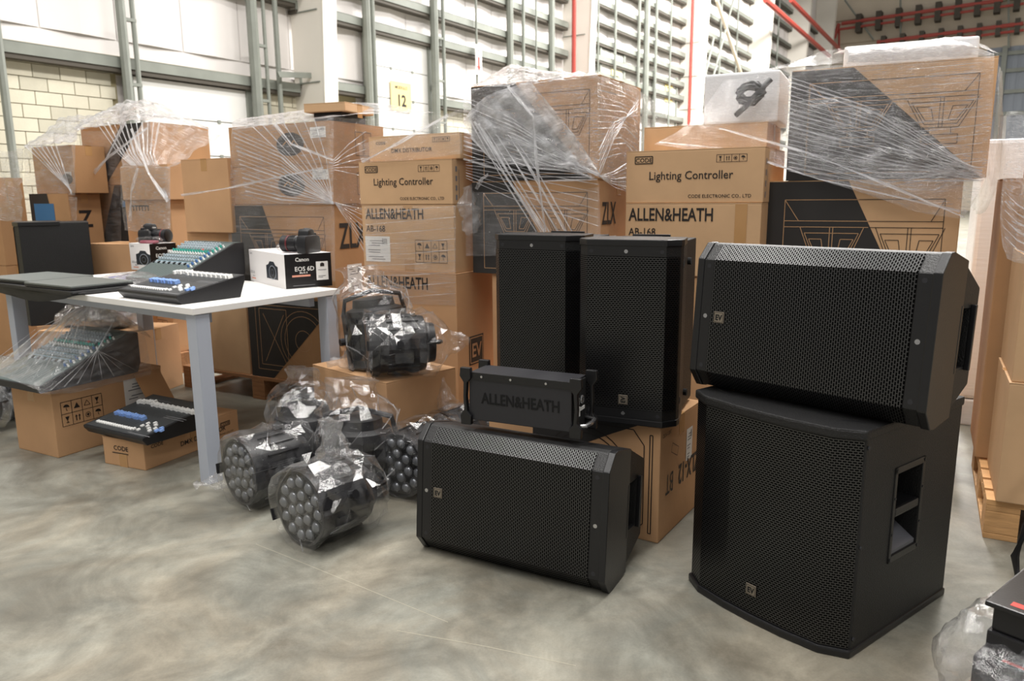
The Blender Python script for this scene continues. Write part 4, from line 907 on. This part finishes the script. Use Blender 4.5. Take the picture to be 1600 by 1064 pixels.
# ---------------------------------------------------------------- spotlights in bags
LENSM = mat('clear_lens', '74777d', .08, metal=.5)
RIMM = mat('lens_rim', '3a3b40', .3, metal=.5)
SPOT = mat('spotlight_housing', '141417', .45)
_sp = {}
def spot_meshes():
    if _sp: return _sp
    r = .112
    _sp['housing'] = MB().lathe([(.05, -.25), (.075, -.245), (.08, -.215), (.105, -.205), (.109, -.19), (.109, -.03), (r+.004, -.028), (r+.004, .0), (r-.004, .001), (r-.006, -.008)], 36).mesh('housing', SPOT, smooth=True)
    _sp['face'] = MB().lathe([(.106, -.012), (.106, -.008)], 30).mesh('front_plate', DARK)
    _sp['lens'] = MB().lathe([(.0185, 0), (.0165, .006), (.011, .011), (.004, .013)], 14).mesh('lens', LENSM, smooth='all')
    _sp['rim'] = MB().lathe([(.0205, 0), (.0205, .004), (.0175, .005)], 14).mesh('lens_rim', RIMM, smooth=True)
    m = MB()
    for s in (-1, 1): m.box(s*.122-.0025, s*.122+.0025, -.018, .018, -.2, .02)
    m.box(-.122, .122, -.018, .018, -.205, -.2) if False else None
    m.tube([(-.122, 0, -.2), (-.11, .0, -.25), (0, .0, -.275), (.11, .0, -.25), (.122, 0, -.2)], .009, 6)
    _sp['yoke'] = m.mesh('yoke', BLK)
    m = MB()
    for i in range(18): m.box(-.0015, .0015, .1, .116, -.18, -.06, Matrix.Rotation(i*R(20), 4, 'Z'))
    _sp['fins'] = m.mesh('cooling_fins', SPOT)
    _sp['knob'] = MB().cyl((.126, 0, -.1), (.15, 0, -.1), .014, 10).mesh('yoke_knob', BLK)
    return _sp
def spotlight(label, pos, rear, roll=0, sc=1.12):
    """pos: centre of the front plate; rear: direction towards the back of the housing"""
    z = -Vector(rear).normalized(); q = z.to_track_quat('Z', 'Y').to_matrix().to_4x4()
    M = Matrix.Translation(pos) @ q @ Matrix.Rotation(R(roll), 4, 'Z') @ Matrix.Scale(sc, 4); s = spot_meshes()
    t = thing('led_spotlight', label, 'spotlight', M)
    for k in ('housing', 'face', 'yoke', 'fins', 'knob'): link(s[k].name.split('.')[0], s[k], t)
    pts = [(0, 0)]+[(.043*math.cos(R(60*i)), .043*math.sin(R(60*i))) for i in range(6)]+[(.083*math.cos(R(30*i+10)), .083*math.sin(R(30*i+10))) for i in range(12)]
    for x, y in pts:
        a = link('lens_rim', s['rim'], t, Matrix.Translation((x, y, -.008))); link('lens', s['lens'], a, Matrix.Translation((0, 0, .002)))
    return t, M
def bagover(label, M, seed, m=BAG, r=.124, L=.25, tail=.14, tz=(0, 0), front=.015, amp=.028, tuft=None):
    t = thing('plastic_bag', label, 'plastic bag', M)
    x, y = tz
    me = bagmesh([(front+.006, r*.7, r*.7, 0, 0), (front, r*.97, r*.97, 0, 0), (-L*.3, r*1.02, r*1.02, 0, 0), (-L*.65, r*1.06, r*1.02, 0, 0), (-L, r*1.0, r*.95, x*.3, y*.3), (-L-tail*.5, r*.55, r*.35, x*.7, y*.7), (-L-tail, r*.6, r*.12, x, y)], amp, seed, m, 23, 17, 13, True)
    link('bag_film', me, t); V = [Vector(v.co) for v in me.vertices]; rr = random.Random(seed*7)
    for q in range(28):
        j0 = rr.randrange(0, 13); i0 = rr.randrange(23); st = rr.choice((-1, 0, 0, 1)); P = []
        for a_ in range(rr.randrange(2, 5)): P.append(V[min(j0+a_, 17)*23+(i0+st*a_) % 23]*1.004)
        strand(t, P, .0012+.0018*rr.random(), FOLD, 'bag_fold', 3)
    if tuft: 
        b0, b1, wd = tuft; Mi = M.inverted(); b0, b1 = Mi @ Vector(b0), Mi @ Vector(b1); ax_ = (b1-b0); side = ax_.cross(Vector((.4, .5, .7))).normalized()
        rows = [[b0-side*wd*1.2, b0+Vector((.01, .01, .0)), b0+side*wd*1.2], [b0+ax_*.5-side*wd*.6, b0+ax_*.5+side.cross(ax_).normalized()*.03, b0+ax_*.5+side*wd*.5], [b1-side*wd*.35, b1, b1+side*wd*.3]]
        sheet(t, rows, m, 'bag_tuft', 12, .014, 16, seed=seed)
    return t
def spot_on(label, blabel, px, py, z, rear, seed, roll=0, zo=.136, **k):
    p = at(px, py, z+zo); t, M = spotlight(label, p, rear, roll); bagover(blabel, M, seed, **k); return p
p = spot_on('bagged spotlight lying nearest the camera, its round lenses facing front left', 'clear bag around the spotlight nearest the camera, gathered to a peak', 468, 795, 0, (.62, .8, -.03), 1, 20, tail=.06)
bt = bpy.data.objects['plastic_bag.003'] if 'plastic_bag.003' in bpy.data.objects else None
p = spot_on('bagged spotlight lying beside the front table leg, lenses facing left', 'clear bag around the spotlight beside the front table leg', 374, 738, 0, (.66, .75, 0), 2, 5, tail=.07)
spot_on('bagged spotlight half hidden behind the lying loudspeaker, lenses facing the camera', 'clear bag around the spotlight half hidden by the lying loudspeaker', 622, 728, 0, (.5, .9, .0), 3, 40, tail=.05)
spot_on('bagged spotlight lying on the plain closed carton, pointing left', 'clear bag around the spotlight lying on the carton', 578, 540, .41, (.93, .25, .0), 4, 10, tail=.12)
for lab, bl, px, py, z, sd, hgt in (('bagged spotlight standing upright on the floor against the plain carton', 'clear bag over the upright spotlight against the plain carton', 545, 718, 0, 5, .275), ('bagged spotlight standing upright left of the other upright one', 'clear bag over the left upright spotlight on the floor', 470, 690, 0, 6, .275), ('bagged spotlight standing upright behind the one lying on the carton', 'clear bag over the upright spotlight behind the carton', 592, 600, .0, 7, .275)):
    if sd == 7: p = Vector((-.56, 3.60, .0)); z = .0
    else: p = Vector((-.62, 2.9, 0)) if sd == 5 else Vector((-.888, 3.1, 0))
    base = .0
    if sd == 7: p = Vector((-.60, 3.38, .415)); z = .41
    t, M = spotlight(lab, p+Vector((0, 0, .016)), (.02, .03, 1) if sd < 7 else (-.1, .05, 1), 30*sd, 1.2); bagover(bl, M, sd, tail=.1, front=.006, L=.27, tz=(.03, .02))
t, M = spotlight('bagged spotlight on the floor between plain carton and lying loudspeaker', at(698, 690, .125), (.75, .6, .1), 15); bagover('clear bag with a raised peak around the spotlight right of the plain carton', M, 9, tail=.07)
t, M = spotlight('bagged spotlight at the far left edge behind the open carton', Vector((-2.75, 3.95, .125)), (.3, .95, 0), 15); bagover('clear bag around the far left spotlight, right one of two', M, 11, m=BAGH, tail=.08)
t, M = spotlight('bagged spotlight cut off by the left edge of the picture', Vector((-2.86, 3.6, .125)), (.5, .85, 0), 15); bagover('clear bag around the spotlight cut off by the left edge', M, 12, m=BAGH, tail=.08)
# gathered peaks of the bags
def peak(label, a, b2, wd, seed, m=BAG):
    t = thing('bag_neck', label, 'plastic bag', Matrix.Translation(a)); Mi = Matrix.Translation(-Vector(a)); b0, b1 = Vector((0, 0, 0)), Vector(b2)-Vector(a)
    k = 10; rad = [(0, wd, wd*.8, 0, 0), (.35, wd*.62, wd*.5, 0, 0), (.7, wd*.3, wd*.26, 0, 0), (1, wd*.42, wd*.12, 0, 0)]
    L = b1.length; rad = [(z*L, a_, c_, 0, 0) for z, a_, c_, _, _ in rad]
    link('bag_neck_film', bagmesh(rad, .022, seed, m, 18, 12, 16, True), t, b1.to_track_quat('Z', 'Y').to_matrix().to_4x4())
a = at(527, 740, .22); peak('gathered neck of the bag on the nearest spotlight', a, a+Vector((-.01, -.02, .2)), .1, 21, BAGH)
a = at(700, 635, .26); peak('pointed neck of the bag beside the lying loudspeaker', a, a+Vector((-.02, .0, .13)), .05, 22)
a = at(548, 560, .47); peak('crumpled end of the bag left of the spotlight on the carton', a, a+Vector((-.1, .03, -.03)), .05, 23, BAGH)
a = at(355, 748, .05); peak('crumpled bag end spreading on the floor beside the table leg', a, a+Vector((-.12, -.02, -.02)), .045, 24, BAGH)
# ---------------------------------------------------------------- things at the lower right corner
E0 = at(1520, 1022, .16)
t = thing('equipment_case', 'black and red case inside a clear bag at the lower right corner', 'case', F2(E0, E0+Vector((.62, -.78, 0)))); t.location.z = 0
MB().box(0, .4, 0, .3, .0, .16).build('case_body', BLK, t, bevel=.006)
MB().box(.0, .4, -.002, 0, .07, .095).build('red_stripe', RED, t); text(t, 'PRISMA', .045, Matrix.Translation((0, -.0022, 0)) @ FRO, .1, .11, GREYINK, .02, 1.1)
MB().box(.05, .35, .02, .1, .1601, .1604).build('red_top_stripe', RED, t)
bb = thing('plastic_bag', 'clear bag around the black and red case at the lower right corner', 'plastic bag', t.matrix_world.copy()); bb.location.z = 0
link('bag_film', bagmesh([(-.1, .02, .1, 0, 0), (-.05, .1, .17, 0, 0), (.1, .1, .2, 0, 0), (.3, .1, .2, 0, 0), (.42, .1, .19, 0, 0), (.46, .04, .1, 0, 0)], .03, 31, BAGH), bb, Matrix.Translation((0, .15, .108)) @ Matrix.Rotation(R(90), 4, 'Y'))
E1 = at(1547, 938, .289)
t = thing('equipment_case', 'black case with red edge stripe stacked above the bagged one', 'case', F2(E1, E1+Vector((.62, -.78, 0)))); t.location.z = .165
MB().box(0, .4, 0, .28, .0, .055).build('case_base', BLK, t, bevel=.005); MB().box(.006, .4, .006, .27, .056, .11).build('case_middle', BLK, t, bevel=.005); MB().box(-.008, .42, -.008, .29, .112, .124).build('case_lid', CAB2, t, bevel=.004)
MB().box(.035, .4, .012, .032, .1241, .1246).build('red_stripe', RED, t); lines(t, Matrix.Translation((0, 0, .1241)), [[(.06, .05), (.18, .05)], [(.06, .06), (.15, .06)], [(.06, .04), (.2, .04)]], .004, GREYINK, 'lid_print', .0004)
a = at(1583, 893, 0.02)
t = thing('black_cable', 'black bent cable coming down at the right edge to the floor', 'cable', Matrix.Translation(a))
MB().tube([Vector((.22, .05, .5)), Vector((.09, .03, .28)), Vector((.03, .01, .14)), Vector((0, 0, .05)), Vector((.0, -.02, .0)), Vector((.05, -.08, -.008)), Vector((.15, -.12, -.008))], [.014, .014, .013, .012, .01, .008, .008], 10).build('cable_sheath', BLK, t, smooth='all')
#==FILM==
# ---------------------------------------------------------------- stretch film
def PF(M, off=.015):
    return lambda px, py, o=0.0: hit(px, py, M, 1, -(off+o))
def PS(M, off=.015):
    return lambda px, py, o=0.0: hit(px, py, M, 0, off+o)
def wrap(label):
    return thing('stretch_wrap', label, 'plastic film', Matrix.Identity(4))
# middle stack, topmost carton
M = frame(.395, 3.42, 0, 29.9); f, g = PF(M), PS(M)
w = wrap('clear stretch film around the top loudspeaker cartons of the middle stack')
sheet(w, [[f(724, 141), f(790, 133), f(860, 126), f(934, 117)], [f(724, 190), f(790, 185), f(860, 190), f(935, 190)], [f(726, 235), f(790, 245), f(870, 262), f(935, 275)]], FILM, 'front_film', 12, .004, 9, seed=1)
sheet(w, [[f(722, 190, .012), f(760, 150, .02), f(830, 128, .02)], [f(770, 250, .02), f(850, 240, .025), f(900, 215, .02)], [f(850, 262, .02), f(915, 268, .02), f(940, 276, .015)]], STRAND, 'diagonal_film_band', 14, .012, 14, seed=3)
sheet(w, [[g(934, 118), g(970, 128), g(1000, 142), g(1040, 170)], [g(935, 200), g(975, 205), g(1012, 205), g(1040, 205)], [g(936, 276), g(965, 290), g(985, 300), g(1000, 300)]], FILM, 'side_film', 12, .02, 9, seed=4)
sheet(w, [[f(726, 300), f(800, 300), f(880, 300), f(936, 292)], [f(727, 340), f(800, 345), f(880, 345), f(938, 345)], [f(728, 400), f(800, 400), f(880, 400), f(940, 400)]], FILMT, 'lower_film', 12, .004, 9, seed=5)
tp_ = PF(M, -.12); tq = PF(M, -.3)
sheet(w, [[f(724, 142), f(790, 134), f(860, 127), f(934, 117)], [tp_(740, 132), tp_(790, 112), tp_(840, 112), tp_(935, 116)], [tq(770, 125), tq(800, 101), tq(850, 112), tq(965, 128)]], FILMW, 'bunched_top_film', 14, .02, 12, seed=6)
for i, (xa, xb_) in enumerate(((733, 838), (741, 846), (748, 852), (757, 858), (770, 872), (792, 884), (800, 894), (735, 850))):
    strand(w, [f(xa, 185+i*4, .02), f((xa+xb_)/2-6, 270, .05), f(xb_, 362, .05)], .004+.002*(i % 3))
strand(w, [f(793, 134, .03), f(833, 182, .05), f(838, 250, .06), f(852, 362, .06)], .008)
for i in range(15):
    y0 = 150+i*7; strand(w, [f(724, y0, .01), f(800+i*3, y0+35, .03), f(925+i % 4*4, 268+i % 5*3, .02)], .002+.0015*(i % 3))
for i in range(8): strand(w, [f(728, 250+i*4, .012), f(800, 247+i*9, .02), f(935, 262+i*13, .012)], .0022)
for i in range(7): strand(w, [g(936, 275, .02), g(960, 268+i*4, .03), g(1000, 240+i*11, .02)], .003)
k = thing('film_knot', 'bunched knot of stretch film hanging left of the standing loudspeakers', 'plastic film', Matrix.Translation(f(735, 335, .03)))
link('film_clump', bagmesh([(-.09, .015, .01, -.02, 0), (-.06, .035, .02, -.015, 0), (0, .04, .025, 0, 0), (.05, .035, .02, 0, 0), (.13, .01, .01, .03, 0)], .025, 41, BAGH, 26, 20, 26), k, Matrix.Rotation(R(-18), 4, 'Y'))
strand(k, [Vector((.03, 0, .12)), Vector((.06, 0, .17)), Vector((.13, .0, .21))], .012)
for i in range(14): strand(w, [g(934, 120+i*10, .008), g(965+i % 3*6, 135+i*8, .02), g(996, 146+i*9, .008)], .002+.001*(i % 3))
for i in range(6): strand(w, [g(936, 275-i*8, .01), g(960, 215-i*6, .03), g(998, 150+i*6, .01)], .003)
# film over the flat DMX carton and the left side of the middle stack
M = frame(-.279, 3.70, 0, 29); f = PF(M, .012)
w = wrap('thin film slanting over the flat DMX carton of the middle stack')
sheet(w, [[f(560, 225), f(640, 205), f(722, 168)], [f(562, 245), f(640, 228), f(722, 200)], [f(566, 254), f(640, 250), f(722, 240)]], FILMT, 'film_sheet', 12, .006, 9, seed=7)
strand(w, [f(565, 253), f(620, 225, .03), f(700, 180, .04)], .009)
sheet(w, [[f(570, 322), f(640, 322), f(712, 322)], [f(570, 372), f(640, 372), f(712, 372)], [f(571, 470), f(640, 475), f(712, 478)]], FILMT, 'film_sheet', 10, .003, 9, seed=8)
for i in range(9): strand(w, [f(572, 335+i*16, .003), f(640, 328+i*17, .008), f(712, 322+i*17, .003)], .0018)
# right stack
M = frame(1.81, 2.93, 0, 25.2); f, g = PF(M), PS(M)
w = wrap('glossy stretch film around the top cartons of the right stack')
sheet(w, [[f(1232, 108), f(1340, 99), f(1450, 91), f(1554, 84)], [f(1231, 190), f(1340, 190), f(1450, 190), f(1550, 180)], [f(1230, 240), f(1330, 255), f(1440, 272), f(1541, 280)]], FILM, 'front_film', 14, .004, 9, seed=11)
sheet(w, [[f(1225, 165, .01), f(1300, 150, .015), f(1380, 175, .015), f(1460, 215, .015)], [f(1228, 205, .012), f(1320, 215, .02), f(1420, 240, .02), f(1500, 255, .015)], [f(1228, 245, .012), f(1330, 280, .02), f(1440, 300, .02), f(1535, 275, .01)]], FILM, 'diagonal_film_band', 14, .014, 14, seed=12)
sheet(w, [[f(1132, 125, -.1), f(1160, 122, -.05), f(1195, 114, 0), f(1232, 110)], [f(1080, 190, -.05), f(1130, 190, 0), f(1180, 190), f(1230, 190)], [f(1022, 225, .02), f(1085, 235, .03), f(1155, 245, .02), f(1228, 258)]], FILMT, 'left_drape', 12, .006, 9, seed=13)
sheet(w, [[f(1120, 232, .02), f(1250, 240, .02), f(1400, 255, .02), f(1540, 272, .01)], [f(1220, 262, .03), f(1330, 292, .03), f(1420, 305, .03), f(1530, 300, .02)], [f(1250, 272, .03), f(1350, 302, .03), f(1430, 330, .03), f(1505, 342, .02)]], FILM, 'lower_edge_film', 12, .006, 10, seed=14)
for i in range(22):
    x0 = 1235+(i % 7)*38 if i < 14 else 1232; y0 = 120+i*7
    strand(w, [f(1232, y0, .012), f(1370, y0+45-i*.8, .02), f(1520+i % 4*5, 262+i % 5*5, .015)], .0018+.0012*(i % 3))
strand(w, [f(1124, 200, .02), f(1260, 238, .05), f(1390, 290, .05), f(1508, 340, .03)], .006)
strand(w, [f(1030, 222, .04), f(1140, 233, .05), f(1280, 280, .05), f(1500, 330, .03)], .005)
for i in range(12): strand(w, [f(1420, 108+i*14, .006), f(1480, 103+i*14, .009), f(1535, 97+i*14, .006)], .002)
tq = PF(M, -.25)
sheet(w, [[f(1325, 100), f(1400, 95), f(1470, 90), f(1555, 84)], [f(1324, 78), f(1400, 72), f(1470, 64), f(1520, 70)], [tq(1300, 84), tq(1390, 76), tq(1500, 58), tq(1560, 84)]], FILMW, 'film_over_foam', 12, .01, 14, seed=15)
sheet(w, [[tq(1140, 120), f(1220, 102, -.1), f(1290, 80, -.05), f(1326, 77)], [tq(1145, 122), f(1225, 106), f(1280, 102), f(1328, 99)]], FILMT, 'film_web', 12, .006, 9, seed=16)
sheet(w, [[g(1556, 84), g(1560, 100, .02), g(1566, 110, .03)], [g(1550, 180), g(1558, 200, .03), g(1566, 220, .04)], [g(1541, 275, .02), g(1548, 300, .04), g(1558, 290, .05)], [g(1515, 320, .03), g(1526, 335, .03), g(1540, 330, .02)]], BAGH, 'side_film', 10, .02, 12, seed=17)
# stack behind the table
M = frame(-.945, 4.05, 0, 29); f, g = PF(M), PS(M)
w = wrap('stretch film fanning over the cartons with black oval prints')
sheet(w, [[f(362, 202), f(415, 196), f(470, 189), f(521, 182)], [f(360, 262), f(415, 262), f(470, 258), f(521, 255)], [f(357, 322), f(415, 322), f(470, 321), f(521, 320)]], FILM, 'front_film', 12, .004, 9, seed=21)
sheet(w, [[f(357, 322), f(440, 322), f(522, 322)], [f(357, 360), f(440, 360), f(523, 360)], [f(360, 430), f(440, 430), f(524, 440)]], FILMT, 'lower_film', 10, .003, 9, seed=22)
sheet(w, [[g(521, 182), g(560, 185), g(640, 182, .05), g(722, 175, .1)], [g(521, 255), g(545, 255), g(560, 255), g(580, 255)], [g(522, 320), g(545, 325), g(560, 330), g(575, 335)]], FILMT, 'side_film', 12, .012, 9, seed=23)
tq = PF(M, -.2); tr_ = PF(M, -.4)
sheet(w, [[f(362, 202), f(415, 196), f(470, 189), f(521, 182)], [tq(364, 190), tq(430, 180), tq(490, 176), tq(575, 178)], [tr_(375, 185), tr_(440, 178), tr_(560, 160), tr_(680, 176)]], FILMW, 'top_film', 12, .01, 11, seed=24)
for i in range(16):
    strand(w, [f(362+i*1.5, 200+i*7, .01), f(440, 235+i*5.5, .025), f(521, 316+(i % 3), .015)], .002+.0015*(i % 3))
for i in range(7): strand(w, [f(395+i*16, 198-i*2, .01), f(450+i*10, 250, .025), f(519, 312, .015)], .003)
strand(w, [f(430, 193, .02), f(455, 225, .04), f(520, 250, .02)], .008)
for i in range(8): strand(w, [g(523, 316, .01), g(545, 322+i*4, .02), g(572, 328+i*10, .01)], .003)
for i in range(6): strand(w, [g(521, 250+i*3, .01), g(545, 225+i*9, .02), g(572, 205+i*14, .01)], .003)
strand(w, [f(283, 305, .12), f(350, 295, .08), f(420, 280, .04), f(505, 262, .02)], .007)
# left stack
M = frame(-2.17, 4.9, 0, 29); f = PF(M, .02); M2_ = frame(-2.53, 5.5, 0, 29); f2 = PF(M2_, .02); M3_ = frame(-3.10, 5.5, 0, 29); f3 = PF(M3_, .02)
w = wrap('large mound of crumpled film over the left wrapped stack')
t2 = PF(M2_, -.2); t3 = PF(M2_, -.4)
sheet(w, [[f2(118, 204), f2(160, 196), f2(200, 190), f2(232, 187)], [t2(130, 190), t2(175, 175), t2(225, 168), t2(262, 185)], [t3(150, 178), t3(200, 160), t3(250, 162), t3(335, 205)]], FILMW, 'bunched_top_film', 14, .03, 8, seed=31)
sheet(w, [[f2(232, 170, .1), f2(270, 180, .1), f2(310, 200, .1), f2(345, 212, .1)], [f2(200, 230, .25), f2(235, 240, .28), f2(275, 250, .25), f2(300, 240, .2)], [f(188, 262), f(220, 262), f(250, 262), f(282, 258)]], FILM, 'draped_film', 14, .02, 9, seed=32)
sheet(w, [[f(188, 262), f(215, 262), f(240, 261), f(266, 260)], [f(189, 310), f(215, 312), f(240, 312), f(266, 312)], [f(195, 360), f(215, 362), f(240, 364), f(267, 366)]], FILM, 'front_film', 12, .006, 9, seed=33)
sheet(w, [[f2(118, 204), f2(145, 205), f2(188, 204)], [f2(120, 290), f2(150, 290), f2(188, 290)], [f2(124, 380), f2(150, 380), f2(190, 380)]], FILMT, 'front_film', 12, .006, 9, seed=34)
for i in range(12):
    strand(w, [f2(150+i*9, 190, .02), f2(185+i*5, 240, .12), f(262, 308+i % 3*2, .03)], .004+.002*(i % 3))
strand(w, [f2(195, 190, .1), f2(165, 250, .15), f2(122, 300, .05)], .012); strand(w, [f2(230, 200, .15), f2(170, 245, .15), f2(125, 290, .05)], .012)
strand(w, [f2(205, 200, .2), f(232, 270, .06), f(262, 315, .05)], .012); strand(w, [f(215, 262, .05), f(205, 300, .06), f(203, 345, .05)], .01)
w = wrap('cloudy film over the cartons at the far left edge beside the block wall')
sheet(w, [[f3(37, 230), f3(75, 222), f3(118, 205, -.05)], [f3(38, 265), f3(75, 262), f3(117, 260)], [f3(38, 303), f3(75, 305), f3(118, 306)]], FILM, 'front_film', 12, .01, 9, seed=35)
sheet(w, [[f3(15, 308), f3(60, 308), f3(120, 308)], [f3(15, 345), f3(60, 345), f3(120, 345)]], FILM, 'lower_film', 12, .006, 9, seed=36)
f4 = PF(frame(-3.72, 5.55, 0, 29), .02); t4 = PF(frame(-3.72, 5.55, 0, 29), -.25); t5 = PF(M3_, -.2)
sheet(w, [[f4(-15, 240), f4(10, 236), f4(37, 232)], [f4(-15, 290), f4(10, 290), f4(36, 290)], [f4(-15, 345), f4(10, 345), f4(34, 345)]], FILM, 'edge_film', 10, .03, 9, seed=37)
sheet(w, [[f3(37, 232), f3(75, 226), f3(118, 222)], [t5(45, 222), t5(85, 208), t5(125, 200)], [t5(60, 215), t5(100, 185), t5(150, 180)]], FILMW, 'top_film', 12, .02, 9, seed=38)
for i in range(7): strand(w, [f3(40+i*8, 228, .02), f3(75+i*4, 262, .04), f3(112, 298+i, .02)], .005)
# right edge
M = frame(X0+.02, Y0+.01, 0, 28.6); f = PF(M, .012)
w = wrap('stretch film around the topmost carton at the right edge')
sheet(w, [[f(1572, 176), f(1600, 178), f(1680, 190)], [f(1570, 250), f(1600, 255), f(1680, 270)], [f(1562, 345), f(1600, 375), f(1680, 380)], [f(1572, 405), f(1600, 412), f(1680, 410)]], FILM, 'front_film', 12, .01, 9, seed=39)
h_ = hit
fl_ = lambda px, py, o=0: hit(px, py, M, 0, -.615-o)
sheet(w, [[fl_(1573, 178), fl_(1568, 182)], [fl_(1569, 250), fl_(1562, 260)], [fl_(1566, 340), fl_(1558, 350)]], FILM, 'side_film', 12, .006, 9, seed=40)
for i in range(6): strand(w, [f(1570, 300+i*14, .01), f(1590, 320+i*14, .02), f(1640, 350+i*12, .01)], .003)
# things that repeat share a group
for pre, cat_, grp in (('led_spotlight', None, 'bagged led spotlights'), ('loudspeaker', None, 'black loudspeakers'), ('wooden_pallet', None, 'pallets under the stacks'), ('lighting_console', None, 'lighting consoles'), ('audio_mixer', None, 'audio mixers'), ('camera_box', None, 'camera cartons on the table'), ('camera', None, 'cameras on the camera cartons'), ('laptop', None, 'closed laptops on the table'), ('cardboard_box', None, 'cardboard cartons'), ('plastic_bag', None, 'clear plastic bags'), ('stretch_wrap', None, 'stretch film on the stacks'), ('battery_pouch', None, 'red items in clear wrap'), ('bag_neck', None, 'gathered bag ends'), ('dock_number_sign', None, 'dock door number signs')):
    for o in bpy.data.objects:
        if o.type != 'CAMERA' and not o.parent and o.name.split('.')[0] == pre and 'label' in o: o['group'] = grp
